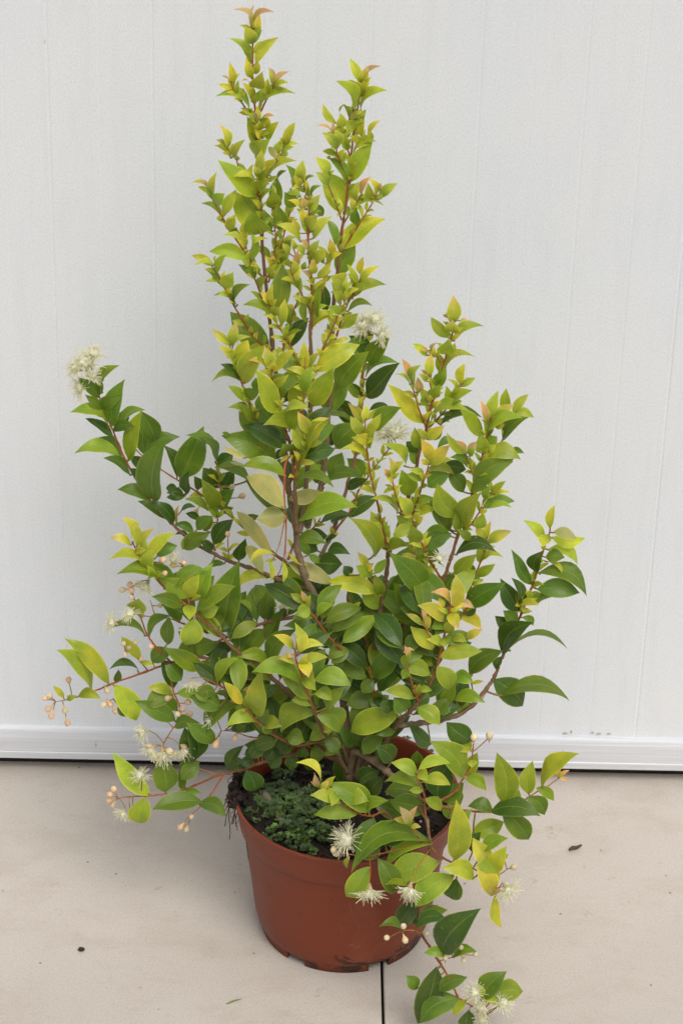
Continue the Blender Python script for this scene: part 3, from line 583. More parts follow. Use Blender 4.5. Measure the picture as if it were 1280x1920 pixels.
 (380, 780, 4, '''540 360 175 165 180 1 b8;200 150 150 125 30 1;620 450 310 390 90 2 b10;540 250 510 195 60 2 F;640 260 600 215 120 1 F;600 300 560 260 100 0 k;750 250 680 90 85 3;700 490 960 530 60 1 b16;720 420 940 60 120 2;850 500 900 320 120 1 k;650 620 860 565 105 6 b-5;605 690 345 470 150 6;620 760 425 780 140 6;520 1030 255 745 100 6;450 1180 325 985 90 6;
 540 1040 360 1110 40 4 b14;500 1090 515 1225 40 4;600 1090 605 1240 35 4;640 1030 780 1105 35 4 b-18;490 1215 270 1290 75 4 b14;550 1080 470 1090 25 4;100 350 0 170 60 1 b12;110 360 220 300 100 0 k;350 490 110 390 90 1 b10;310 320 165 245 40 6;310 370 210 350 25 6;100 540 60 400 110 0 k;160 560 230 420 100 0 k;90 700 0 500 110 2;130 700 230 560 110 1;100 750 40 690 60 2 f;150 720 225 690 50 1;10 860 70 760 70 1;90 960 220 790 110 0;60 990 0 930 50 0;270 1080 320 940 90 0;300 800 410 750 60 0;600 730 340 500 150 0 k;160 1110 40 1135 40 1 b8;200 1080 250 1050 30 3 f;
 720 790 1110 680 140 2 b8;890 800 1090 740 50 0;900 540 1175 470 80 1 b14;960 460 1040 290 120 1 k;1200 480 1090 330 120 1 k;1090 550 1225 480 70 0;920 930 1000 900 40 0;930 1040 1090 1040 80 0 b20;840 1100 1030 1110 150 0;700 940 910 960 90 1 b16;860 1010 700 940 110 0 k;800 1040 870 1100 50 1'''),
 (180, 900, 4, '''400 150 180 80 90 1 b12;580 320 440 170 80 0;520 290 335 165 70 0;730 400 600 335 60 1 b12;670 520 840 410 110 1 b8;650 520 715 420 60 2;690 410 600 410 30 0;760 370 870 280 80 1;880 520 790 460 60 0;640 230 740 205 35 0;610 330 620 200 30 5;660 120 540 100 60 0 b14;840 230 680 150 60 2 b10;780 300 680 255 50 0;
 280 470 205 295 60 4;310 500 260 320 70 4;260 490 115 440 60 4 b14;340 500 430 380 60 4 b12;290 540 370 525 50 4 f;370 640 125 595 65 3 b16;390 590 575 410 90 3;400 680 430 520 90 3;350 600 370 450 60 3 k;400 740 390 650 60 3 F;440 720 500 700 40 2 f;520 820 195 700 80 2 b12;460 570 600 500 90 1 k b14;590 820 830 700 80 2 b14;640 950 440 880 90 1 b8;690 880 500 750 130 2;700 880 770 720 100 3;700 860 640 640 60 4 k;780 890 860 650 130 2;720 900 780 870 40 3 F;760 970 1020 805 110 2;790 1000 910 960 100 3;690 940 700 1040 90 3 F;640 1040 510 940 120 1;540 1230 550 1040 90 1;400 1170 550 1030 80 1 b14;740 1040 680 1230 160 3 b-5;
 950 1130 1050 660 200 1 b-4;1090 1210 1130 1000 150 0 k;840 660 960 630 40 1 b8;300 970 320 900 130 2 f;350 1020 270 980 80 2 F b10;370 1170 120 1120 60 1 b12;230 1250 200 1185 60 3'''),
 (100, 620, 4, '''370 470 475 275 60 2;350 480 350 360 60 1 k;380 370 330 350 50 2 f;340 500 200 370 90 1;360 590 250 490 60 1;380 590 505 500 90 1 f b14;450 710 520 400 120 1;415 720 150 620 75 2 b14;400 660 230 575 60 0 k;450 800 260 665 60 0 b-5;450 750 600 725 80 1 f b14;500 960 190 915 90 2 b16;510 960 325 820 80 1 k;580 1090 400 960 60 0;570 970 650 630 130 2 b-5;500 730 550 590 80 1 k;510 730 670 600 60 1 b12;650 1100 580 1040 50 0;760 1270 810 870 180 1;
 760 840 660 620 140 1;690 930 700 700 100 1 k;710 940 930 810 110 1 b16;690 1030 580 950 80 0;930 1090 840 880 90 0;955 1100 1110 760 190 1;1220 990 1020 795 60 1 b14;1000 1220 1010 1070 70 0;930 1190 850 1180 60 0 k;990 1240 860 1250 60 0;1090 1190 1060 1100 70 0;1200 1160 1130 1040 110 0;700 1170 660 1140 40 0 k'''),
 (60, 1140, 4, '''575 560 295 245 150 3 b-6;445 590 215 335 125 3 f;350 665 505 680 80 3 b16;270 690 335 660 45 3 f;240 670 165 590 45 4;620 580 775 835 160 3 b8;650 730 700 810 60 1 b5;640 560 650 470 55 0;800 470 600 455 50 0 b14;810 380 680 225 80 3;820 405 910 430 40 3;1050 640 880 605 80 3 b12;1060 650 870 745 120 1 b14;1090 770 960 640 90 1 k;1070 840 800 710 120 1;900 400 1040 320 110 1;1120 540 1010 440 120 1;1060 600 975 400 110 0 k;1080 900 1240 870 90 1 b16 f;1210 1150 1150 920 140 0;1180 880 1280 1000 100 1;1130 1270 1250 1160 120 1;1090 640 1280 690 80 2 b10;1280 450 1020 310 120 2 b-5'''),
 (180, 1380, 4, '''400 440 155 150 140 3 b-6;520 415 470 190 170 1;370 460 340 650 150 2;660 390 630 270 60 1 b-5;770 215 650 320 110 1;670 410 780 430 50 1 b6;785 490 455 540 130 1 b6;770 510 960 600 110 1 b14;735 185 700 -60 130 0;1000 260 1100 85 80 0;1140 240 980 250 90 0 b16;1130 260 1190 410 140 0 b6'''),
 (320, 1120, 4, '''350 350 65 460 150 1 k;705 165 730 -40 110 1;730 350 840 110 110 1;710 240 600 395 120 1;740 490 910 260 120 1;730 490 515 455 80 2 b14;1170 300 870 220 110 1 b8;520 370 500 130 150 0 k;620 220 560 180 60 0;640 600 480 570 100 0;350 640 490 470 80 2;420 500 290 430 130 0 k;450 560 280 520 110 0 k;540 650 400 560 120 0 k;170 510 300 605 110 2 b20;190 690 260 780 80 2;330 700 210 720 90 1;370 830 165 750 140 1;340 720 450 740 40 0;500 790 280 1020 120 1 b14;330 1090 140 960 120 1;
 540 790 415 645 75 4 b-6;550 760 600 665 50 5;510 770 450 780 40 5;570 810 670 740 40 4 b14;580 840 600 710 70 3;550 860 480 820 50 2;560 860 530 840 30 4 F;650 890 670 580 130 3 b-5;630 930 435 970 90 3 b18;700 980 830 970 90 2 b20;690 940 730 850 80 1;690 960 750 1020 70 1;500 1000 560 960 60 1;720 770 890 690 130 1;760 830 900 720 130 0 k;850 850 1000 790 140 0 k;
 970 410 935 215 75 4;920 390 785 290 60 4 b6;940 400 940 290 35 5;910 430 880 450 30 5 f;980 410 1140 370 60 4 b16;1000 500 1165 455 70 4 b14;930 500 815 465 60 4 b12;980 490 1030 590 90 4 F;990 520 1010 430 60 4;990 600 1080 690 90 3 F b10;1050 610 1060 540 50 3;970 640 635 570 120 2 b16;1040 760 870 620 110 2;1000 740 880 500 70 3 k;1060 810 915 780 80 2 b14;1080 720 1200 770 80 2 b20;1170 830 1290 690 90 2;1080 620 1330 660 120 2 b18;1090 870 845 1010 140 2 b25;1090 880 1250 1015 150 2 b25;960 970 1130 1010 100 1;870 1050 990 1080 110 1 b14;1130 990 1190 1000 50 4;1120 880 1100 780 80 1 k;
 790 1080 640 1130 100 0 b8;850 1170 930 1120 60 1;1080 1105 1080 1245 90 1;1160 1060 1250 1165 90 1;680 1160 790 1200 60 0;760 1060 735 1070 30 3 f;1190 450 1060 500 160 0 k;640 1150 560 1180 70 0;700 1100 610 1200 90 0;820 1180 760 1280 90 0;930 1180 900 1290 90 0;1000 1120 980 1200 80 0 k;620 1230 520 1250 70 0;760 1120 700 1160 90 0 k;1010 1190 1060 1290 90 0 k;900 1100 820 1150 90 0 k'''),
 (400, 920, 4, '''540 550 720 860 150 3 b-4;560 540 890 700 110 6 b10;690 830 660 760 40 5;720 880 630 930 90 2 f;750 950 605 960 60 2 b14;780 940 895 860 60 2 b14;760 860 810 740 140 0 k;560 760 470 650 150 0 k;400 960 400 780 120 0;870 1170 800 1150 50 0;1010 1200 870 1260 90 1 b14;720 480 620 390 60 1;680 370 840 340 110 0 k'''),
 (600, 1120, 4, '''360 580 115 520 110 2 b20;360 700 130 560 150 1 k;210 400 95 490 90 1 b10;300 500 170 410 110 0 k;400 590 620 380 130 1;440 630 520 520 70 1;440 700 640 490 130 0 b8;400 620 320 710 90 1;400 790 210 810 120 1 b16;420 790 250 960 150 1;580 880 250 1010 170 2 b10;440 930 680 840 60 2 b10;560 1010 430 1030 60 1;150 900 250 1135 140 1;470 1050 330 1170 110 1;370 1100 460 1040 60 1;540 1230 430 1130 130 0;480 770 400 770 60 0;550 830 450 800 100 0;640 850 560 760 120 1;
 640 450 630 370 40 5;620 420 700 400 20 5;640 520 680 420 60 2;820 580 615 535 110 2 b16;650 550 620 610 60 2 F;700 760 500 710 90 3 b12;730 740 740 640 60 3;740 700 830 700 50 3;880 520 960 685 120 2 b10;900 450 1190 410 110 3 b10;990 610 1135 640 90 2 b16;770 750 950 620 110 1 k;930 790 1000 650 90 2;1010 770 1215 790 90 2 b16;880 800 1000 700 120 1 k;730 830 885 945 130 3 b5;1120 790 1040 880 80 2;870 850 980 880 60 1;700 880 870 880 60 0 k;1130 570 1330 410 130 1;1130 640 1030 630 35 4;1140 650 1220 632 30 4;1130 600 1140 550 25 3;800 420 700 300 130 1 k;640 380 750 300 100 1 k;
 830 1100 690 960 100 0 b-8'''),
 (820, 920, 4, '''840 280 870 125 60 4;790 380 660 235 80 3;830 330 790 415 90 3 F;855 350 1085 355 90 3 b-6;870 310 1030 360 80 6 b10;830 440 1035 550 90 3 b14;810 500 940 500 90 1;705 700 575 460 80 1 b-10;740 610 780 470 100 0 f;820 530 930 640 30 3 b14;760 620 1090 775 120 1 b16;750 740 1040 765 130 1 b8;740 850 920 810 60 1;690 850 800 780 70 2 k;680 830 700 750 75 3 f;610 860 750 860 55 4 b10;590 850 585 770 25 4;570 970 600 890 50 4 b5;620 870 660 910 30 4;600 900 480 690 130 0;590 840 560 670 60 0;640 830 610 740 50 0;560 1040 440 950 90 0;580 1000 500 910 90 1;630 950 710 1010 50 1 b14;490 1220 690 1010 140 0;530 1200 935 1165 40 1 b12'''),
 (820, 1160, 4, '''430 370 480 290 60 0;240 400 465 260 130 1 b8;420 460 625 645 180 0 b8;480 580 950 600 110 1 b14;250 920 80 790 150 0;780 1255 1035 1030 120 3;740 1270 860 1360 70 2 b14;900 1190 890 1115 35 5;910 1190 980 1140 25 5;910 1195 970 1215 25 5'''),
 (700, 1360, 4, '''320 380 145 290 95 3 b16;340 330 560 290 80 3 b14;340 350 400 410 80 3 F;370 420 560 450 90 3 b20;370 490 105 425 100 2 b12;370 490 275 490 50 3 b10;390 550 500 635 80 2 b12;350 540 100 500 140 1 k;200 690 20 600 130 1;370 570 200 600 110 1 k;670 390 440 140 170 2 b5;720 190 640 100 80 2;730 180 650 200 35 3 f b8;720 380 770 220 90 2 k;740 260 740 310 60 3 F;690 400 830 485 90 2 b20;500 560 660 440 110 1 k b-8;650 590 560 500 120 1 k;480 540 560 300 190 0 k;
 890 650 720 610 100 1 b16;740 810 960 730 130 2 k;970 580 925 235 160 2;880 650 1210 670 130 0 b12;970 640 1145 845 150 1 b8;1070 580 1085 485 50 2;1160 510 1190 285 115 3;1150 540 1270 665 110 1 b14;560 700 600 580 100 2 k;610 1000 620 600 170 3;640 950 730 650 120 2 k;740 950 800 810 90 0 k;860 1060 750 860 120 4;920 1100 985 935 120 3;980 1000 1010 970 40 4;900 1220 790 1010 130 3;880 1270 775 1060 130 4;820 940 985 855 100 2;745 1155 535 1080 130 3 b12;485 1030 135 1180 190 2 b10'''),
 (560, 1380, 4, '''990 800 440 1010 150 1 b14;1000 810 670 980 90 2 b8;520 985 360 1190 140 2 b-5;160 350 0 210 55 4 b12;140 380 120 290 45 5;130 370 90 345 25 5;170 400 220 335 50 4;190 400 265 310 50 3;310 500 105 450 100 3 b8;300 440 250 520 70 3 F;430 590 140 595 100 2 b8;530 560 250 370 160 2;370 500 510 490 110 2 b25;510 550 655 490 80 2 b12;560 620 450 865 160 1 b-5;820 660 760 540 60 5;830 680 880 540 55 5;820 650 720 625 50 4;840 690 910 685 35 4 b14;
 640 810 850 650 150 0 k;600 800 660 690 100 0 k;700 1180 600 940 140 1 k;740 980 880 900 120 0 k;600 900 420 830 140 1 k;690 200 590 90 120 0 k;600 260 460 340 120 0 k;630 310 530 440 120 0 k;470 340 430 250 100 0 k;380 100 330 380 150 0 k;1180 1080 1150 1220 110 1 k;360 990 380 910 35 3;830 1130 660 1110 40 2 b8;950 560 700 500 150 1 k'''),
 (680, 1600, 4, '''680 170 410 390 165 2 b8;700 190 680 345 110 1 k;400 370 270 550 130 0;290 590 140 550 60 1 b16;430 520 350 450 100 0 k;400 560 620 505 90 0 b10;500 490 620 430 80 1;560 390 480 480 100 1 k;600 740 845 450 210 0;620 770 470 750 70 2 b14;680 780 840 740 70 1 b10;670 740 665 635 45 4;550 860 420 1250 180 0 b-5;400 1020 330 925 90 1 k;720 1090 450 1260 170 1 b8;570 1030 765 940 100 1 b8;780 1100 680 1210 70 3;890 1090 1055 905 150 1;1000 1050 1185 1040 150 2;1040 1130 910 1090 60 3;890 1080 870 990 50 3;790 1180 770 1300 110 0;990 310 1040 540 70 3 b-14;960 320 940 260 30 5;970 310 1040 280 35 5'''),
]
# flowers: x y radius, direction the tuft opens to (dx, dy), number of filaments
FLOWERS = '''158 676 27 -3 -8 95;140 690 20 -8 -3 60;178 660 18 4 -8 60;175 701 17 2 -6 60;149 726 19 -8 1 70;
678 607 24 -5 -7 95;704 596 22 5 -8 80;716 630 19 6 2 70;742 808 27 1 -5 95;716 814 20 -6 -3 60;
324 1046 13 -5 -8 45;208 1168 17 -9 0 55;243 1148 17 -3 -4 50;272 1100 19 -2 3 45;
266 1374 18 -8 3 50;282 1408 19 -6 7 60;306 1418 24 1 9 75;346 1410 20 3 8 60;262 1452 18 -3 -8 60;230 1526 15 -4 7 50;
359 1284 15 1 8 50;392 1352 16 -3 2 26;537 1132 16 0 -8 40;646 1572 27 -8 -3 90;693 1676 24 0 7 80;766 1672 23 -2 8 70;
953 1669 22 4 5 75;886 1858 20 -6 -5 60;900 1888 21 -2 2 70;945 1880 20 3 -2 60;903 1912 19 -6 4 60;824 1045 14 2 -6 30'''
BUDS = '''203 694 5;129 1275 6;85 1310 5;94 1305 6;91 1329 6;97 1342 6;122 1332 6;127 1355 6;201 1294 6;195 1321 6;207 1320 6;216 1334 5;
244 1096 6;260 1096 6;230 1106 6;247 1107 6;247 1120 5;300 1135 5;345 1056 5;325 1059 6;309 1075 5;305 1050 6;335 1086 5;232 1207 5;254 1205 5;242 1214 5;235 1227 5;284 1212 5;264 1236 5;
315 1309 6;296 1344 6;352 1317 6;342 1329 6;334 1339 6;355 1339 6;330 1412 5;295 1420 6;317 1408 7;281 1399 6;345 1400 6;441 1382 6;405 1395 7;402 930 5;410 949 4;366 961 6;435 912 5;454 930 6;427 1002 5;
214 1480 6;207 1490 6;206 1501 6;212 1509 5;245 1534 5;251 1535 5;359 1531 5;339 1550 6;350 1555 5;888 1383 7;917 1380 7;725 1758 5.5;759 1762 6;756 1737 6;799 1751 5.5;864 1777 5;867 1790 5;869 1801 4.5;835 1797 5;891 1789 5;962 1626 6;
625 1594 6;631 1601 5;948 1660 5;324 1050 5'''
# ------------------------------------------------------------------ building the shrub
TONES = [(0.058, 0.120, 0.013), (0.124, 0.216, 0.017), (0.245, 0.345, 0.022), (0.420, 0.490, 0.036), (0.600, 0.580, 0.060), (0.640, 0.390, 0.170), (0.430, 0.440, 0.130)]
shrub = bpy.data.objects.new('potted_shrub', None); COL.objects.link(shrub)
BASE = Vector((POTC.x, POTC.y, 0.0))
shrub.location = BASE
tag(shrub, 'leafy green and yellow shrub with cream pompom flowers in a terracotta plastic pot', 'plant')
def L3(p): return Vector(p) - BASE           # world -> local of the shrub

stems = []                                   # each: dict(px samples, 3D samples, radii)
for si, (txt, rt, rb) in enumerate(STEMS):
    raw = [tuple(float(t) for t in q.split()) for q in txt.split(',')]
    sp_ = spline(raw, 6)
    n = len(sp_)
    p3 = [P(q[0], q[1], q[2]) for q in sp_]
    rad = [(rt + (rb - rt) * (i / (n - 1)) ** 1.3) * 0.001 * 0.86 for i in range(n)]
    stems.append(dict(px=sp_, p3=p3, rad=rad, mb=MB(), kids=[], rb=rb, obj=None, n=si))
def nearest(x, y):
    best = None
    for s in stems:
        for i, q in enumerate(s['px']):
            d = (q[0] - x) ** 2 + (q[1] - y) ** 2
            if best is None or d < best[0]: best = (d, s, i)
    return math.sqrt(best[0]), best[1], best[2]
YOUNG = (0.50, 0.190, 0.032); RED = (0.36, 0.088, 0.016); MIDB = (0.19, 0.092, 0.034); OLD = (0.185, 0.130, 0.075)
def stemcol(r):
    r *= 1000
    if r < 0.8: a, b_, t = YOUNG, RED, r / 0.8
    elif r < 1.5: a, b_, t = RED, MIDB, (r - 0.8) / 0.7
    else: a, b_, t = MIDB, OLD, min(1, (r - 1.5) / 1.2)
    return tuple(a[i] * (1 - t) + b_[i] * t for i in range(3))
for s in stems:
    p, r = [L3(q) for q in s['p3']], s['rad']
    p = [q + Vector((R.uniform(-1, 1), R.uniform(-1, 1), R.uniform(-1, 1))) * min(rr * .22, .0005) for q, rr in zip(p, r)]
    n = 8
    rr2 = [x * (1.0 + (0.28 if i % 6 == 0 and 0 < i < len(r) - 1 else 0) + R.uniform(-.06, .06)) for i, x in enumerate(r)]
    o = len(s['mb'].v)
    s['mb'].tube(p, rr2, n)
    for i in range(len(p)):
        c = stemcol(r[i])
        for k in range(n): s['mb'].col[o + i * n + k] = c

PROF = [(0, .04), (.05, .24), (.12, .50), (.22, .77), (.34, .94), (.46, 1.0), (.58, .96), (.70, .81), (.80, .59), (.88, .36), (.94, .17), (1, 0.0)]
CAMDIR = (CAM - POTC).normalized()
def leaf_into(mb, b3, t3, w, tone, arch, flip=False, rnd=R, young=0.0):
    """blade from b3 to t3 (local metres), apparent width w, archin fraction of the length"""
    dl = t3 - b3; t3 = t3 + dl * .09; b3 = b3 - dl * .02; w *= 1.13 if tone < 3 else 1.06
    ax = t3 - b3; L = ax.length; a = ax.normalized()
    v = (CAM - BASE - b3).normalized()
    s = a.cross(v)
    if s.length < 1e-4: s = a.orthogonal()
    s.normalize()                            # lies across the view
    nrm = s.cross(a).normalized()
    if nrm.dot(v) < 0: nrm = -nrm
    full = max(w, L * (rnd.uniform(.36, .43) if tone < 3 else rnd.uniform(.30, .37)))
    cr = min(1.0, w / full); sr = math.sqrt(1 - cr * cr)
    best = None
    for sg in (1, -1):
        W = s * cr + nrm * sr * sg
        nn = W.cross(a)
        if nn.dot(v) < 0: nn = -nn
        if best is None or nn.z > best[0]: best = (nn.z, W, nn)
    W, nn = best[1], best[2]
    if w > .9 * full:
        q = rnd.uniform(-.35, .35); W = (W * cos(q) + nn * sin(q)).normalized(); nn = (nn - W * nn.dot(W)).normalized()
    if flip: nn = -nn; W = -W
    up = s if s.z > 0 else -s
    if abs(s.z) < 0.12: up = up * 0.3
    if arch < 0: up = -up; 
    arch = abs(arch)
    rec = rnd.uniform(.04, .14) * L; fold = rnd.uniform(.12, .50)
    twist = rnd.uniform(-.35, .35); wav = rnd.uniform(0, .035) * L; ph = rnd.uniform(0, 6.28)
    hook = rnd.uniform(0, .11) * L
    vs, fs, us = [], [], []
    nv = 7
    side = rnd.uniform(-.04, .04) * L
    for i, (u, h) in enumerate(PROF):
        c = b3 + ax * u + up * (arch * L * 4 * u * (1 - u)) + nn * (rec * 4 * u * (1 - u)) - nn * hook * max(0, u - .7) ** 2 * 9 + W * side * sin(pi * u)
        tw = twist * (u - .4)
        Wt = W * cos(tw) + nn * sin(tw); Nt = nn * cos(tw) - W * sin(tw)
        for k in range(nv):
            q = -1 + 2 * k / (nv - 1)
            hw_ = h * full * .5
            lift = fold * abs(q) ** 1.25 * hw_ - 0.12 * hw_ * abs(q) ** 3
            vs.append(c + Wt * q * hw_ + Nt * (lift + wav * abs(q) * sin(u * 9 + ph + (2 if q > 0 else 0)) * h))
            us.append((u, (q + 1) / 2))
    m = len(PROF)
    for i in range(m - 1):
        for k in range(nv - 1):
            f = (i * nv + k, i * nv + k + 1, (i + 1) * nv + k + 1, (i + 1) * nv + k)
            fs.append(f)
    # face the upper side towards nn
    a0, b0, c0 = Vector(vs[5 * nv + 2]), Vector(vs[5 * nv + 3]), Vector(vs[6 * nv + 3])
    if (b0 - a0).cross(c0 - b0).dot(nn) < 0: fs = [f[::-1] for f in fs]
    tc = TONES[tone]
    if 0 < tone < 4: tc = tuple(a_ * (1 - young) + b_ * young for a_, b_ in zip(tc, TONES[tone + 1]))
    k1 = rnd.uniform(.82, 1.2); k2 = rnd.uniform(.88, 1.12)
    o = len(mb.v)
    mb.add(vs, fs, us, (tc[0] * k1 * k2, tc[1] * k1, tc[2] * k1 / k2))
    if tone in (3, 4, 5) and (L < .030 or tone == 5):                    # young leaves: green at the base, peach at the tip
        g = rnd.random()
        A = TONES[3] if tone > 3 else TONES[2]
        B = (0.62, 0.40, 0.17) if (tone == 5 or (tone == 4 and g > .5)) else tc
        for q in range(len(vs)):
            u = us[q][0]
            c = tuple((A[i] * (1 - u * 1.6) + tc[i] * u * 1.6) if u < .6 else tc[i] * (1 - (u - .6) * 2) + B[i] * (u - .6) * 2 for i in range(3))
            mb.col[o + q] = (c[0] * k1 * k2, c[1] * k1, c[2] * k1 / k2)

jobs = []
for ox, oy, sc_, txt in LEAVES:
    for e in txt.replace('\n', ' ').split(';'):
        t = e.split()
        if len(t) < 6: continue
        bx, by, tx, ty, w = (float(q) for q in t[:5])
        tone = int(t[5]); z = None; arch = None; off = 0.0
        for q in t[6:]:
            if q == 'f': z = .55
            elif q == 'F': z = 1.1
            elif q == 'k': z = -.25; off = -.9
            elif q[0] == 'b': arch = float(q[1:]) / 100
        jobs.append([ox + bx / sc_, oy + by / sc_, ox + tx / sc_, oy + ty / sc_, w / sc_, tone, z, arch, off])
fillers = 0
foliage = MB()
scored = []
for j in jobs:
    bx, by, tx, ty, w, tone, z, arch, off = j
    dist, s, i = nearest(bx, by)
    d0 = s['px'][i][2]
    Lpx = math.hypot(tx - bx, ty - by)
    cm = Lpx / 19.4
    if z is None: z = R.uniform(-.15, .45)
    if arch is None: arch = R.uniform(.02, .12)
    elif arch > 0: arch *= 1.2
    if tone == 6: off = 2.0
    db = d0 + off + (0.12 if z > 0 else -0.1)
    b3 = L3(P(bx, by, db)); t3 = L3(P(tx, ty, db + z * cm))
    st = L3(s['p3'][i])
    # petiole
    if dist < 90:
        mid = (st + b3) / 2 - Vector((0, 0, .04)) * min((b3 - st).length, .05)
        pts = spline([st, mid, b3 + (t3 - b3) * .04], 3)
        rp = min(.0011, .0005 + .00012 * cm)
        o = len(s['mb'].v)
        s['mb'].tube(pts, [rp] * len(pts), 5)
        pc = (0.30, 0.20, 0.04) if tone >= 2 else (0.22, 0.17, 0.04)
        for q in range(o, len(s['mb'].v)): s['mb'].col[q] = pc
    yg = max(0.0, min(.5, .5 * (980 - by) / 450)) if bx > 400 else 0.0
    scored.append((w * Lpx, s, b3, t3, w / 1940.0, tone, arch, yg))
order = sorted(range(len(scored)), key=lambda q: -scored[q][0])
single = set(order[:100])
leaf_objs = []
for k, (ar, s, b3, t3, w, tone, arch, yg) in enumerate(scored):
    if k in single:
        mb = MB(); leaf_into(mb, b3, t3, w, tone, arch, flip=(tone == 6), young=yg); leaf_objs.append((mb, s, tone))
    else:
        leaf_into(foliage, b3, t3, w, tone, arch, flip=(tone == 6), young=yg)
# leaves on the far side and inside the crown, carried by the same stems
R2 = random.Random(21)
for s in stems:
    n = len(s['px'])
    for i in range(2, n - 1, 3):
        q = s['px'][i]
        core = 780 < q[1] < 1000 and 540 < q[0] < 640
        if not core and (q[1] < 1120 or q[1] > 1425 or not (330 < q[0] < 860)): continue
        inner = 1.0 - min(1.0, abs(q[0] - 620) / 300)
        if q[1] > 1000: inner += .35
        if R2.random() > (.22 if core else (.22 if q[1] < 1180 else .34) + .32 * inner): continue
        base = L3(s['p3'][i])
        for sg in (1, -1):
            ang = R2.uniform(0, 2 * pi)
            dirv = Vector((cos(ang) * .8, abs(sin(ang)) * .75 + .15, R2.uniform(.0, .7))).normalized()
            Lm = R2.uniform(.026, .040)
            b3 = base + dirv * .006
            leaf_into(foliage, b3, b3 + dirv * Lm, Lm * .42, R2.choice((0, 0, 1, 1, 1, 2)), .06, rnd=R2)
            s['mb'].tube([base, b3 + dirv * .002], [.0007, .0006], 5, (0.16, 0.13, 0.03))
            fillers += 1

# small axillary leaves near the young ends of the stems
R5 = random.Random(77)
for s in stems:
    n = len(s['px'])
    L = 0
    for i in range(1, n - 1):
        q = s['px'][i]; pq = s['px'][i - 1]
        L += math.hypot(q[0] - pq[0], q[1] - pq[1])
        if (490 < q[0] < 548 and 855 < q[1] < 1100) or q[1] > 1160 or q[0] < 380 or s['rad'][i] > .0014 or L < 13: continue
        L = 0
        if R5.random() < .25: continue
        base = L3(s['p3'][i]); tdir = (s['p3'][i - 1] - s['p3'][i]).normalized()
        a0 = R5.uniform(0, 2 * pi); o_ = tdir.orthogonal().normalized(); o2 = tdir.cross(o_)
        for sg in (0, pi):
            out = o_ * cos(a0 + sg) + o2 * sin(a0 + sg)
            dv = (tdir * R5.uniform(.5, 1.3) + out).normalized()
            Lm = R5.uniform(.008, .015)
            leaf_into(foliage, base + out * .0008, base + dv * Lm, Lm * R5.uniform(.26, .42), R5.choice((2, 3, 3, 3, 4)), .08, rnd=R5, young=.3)

# flowers and buds
FIL = (0.97, 0.965, 0.76); CUP = (0.62, 0.50, 0.26); PEACH = (0.90, 0.68, 0.46); CREAM = (0.90, 0.80, 0.55); TWIG = (0.33, 0.20, 0.07)
def twig(s, i, end, r=.00055):
    st = L3(s['p3'][i]); mid = (st + end) / 2 + Vector((0, 0, .12)) * min((end - st).length, .02)
    s['mb'].tube(spline([st, mid, end], 4), [r] * 9, 5, TWIG)
def flower(txt):
    x, y, r, dx, dy, nf = (float(t) for t in txt.split())
    r *= 1.12
    dist, s, i = nearest(x, y)
    d = s['px'][i][2] + R.uniform(.2, 1.0)
    m = r / 1940.0
    dn = math.hypot(dx, dy) or 1
    cx, cy = x - dx / dn * r * .30, y - dy / dn * r * .30
    c3 = L3(P(cx, cy, d)); e3 = L3(P(cx + dx / dn * 10, cy + dy / dn * 10, d + .30))
    ax = (e3 - c3).normalized()
    X = ax.orthogonal().normalized(); Yv = ax.cross(X)
    mb = MB()
    cup = m * .20
    # calyx cup: little cone widening to a ring
    mb.tube([c3 - ax * cup * 2.2, c3 - ax * cup * 1.4, c3 - ax * cup * .5, c3 + ax * cup * .1], [cup * .25, cup * .5, cup * .95, cup * 1.0], 9, CUP)
    o = len(mb.v)
    mb.ball(c3 + ax * m * .30, m * .38, FIL, 16, 12, ax, .8)
    for q in range(o, len(mb.v)):
        v = Vector(mb.v[q]); mb.v[q] = tuple(v + Vector((R.uniform(-1, 1), R.uniform(-1, 1), R.uniform(-1, 1))) * m * .07)
    for k in range(int(nf * 1.35)):
        th = R.uniform(0, 2 * pi); sp = R.random() ** .6 * 1.48
        dr = (ax * cos(sp) + (X * cos(th) + Yv * sin(th)) * sin(sp)).normalized()
        root = c3 + (X * cos(th) + Yv * sin(th)) * cup * .75
        ln = m * R.uniform(.60, 1.12)
        bend = Vector((R.uniform(-1, 1), R.uniform(-1, 1), R.uniform(-1.0, .4))) * ln * .16
        p1 = root + dr * ln * .5 + ax * ln * .12; p2 = root + dr * ln + bend
        mb.tube([root, p1, p2], [.00034, .00028, .00022], 3, FIL, cap=False)
        mb.ball(p2, .00045, (0.90, 0.84, 0.52), 4, 3)
    if dist < 80: twig(s, i, c3 - ax * cup * 2.0)
    return mb, s
flower_objs = [flower(t) for t in FLOWERS.replace('\n', '').split(';')]
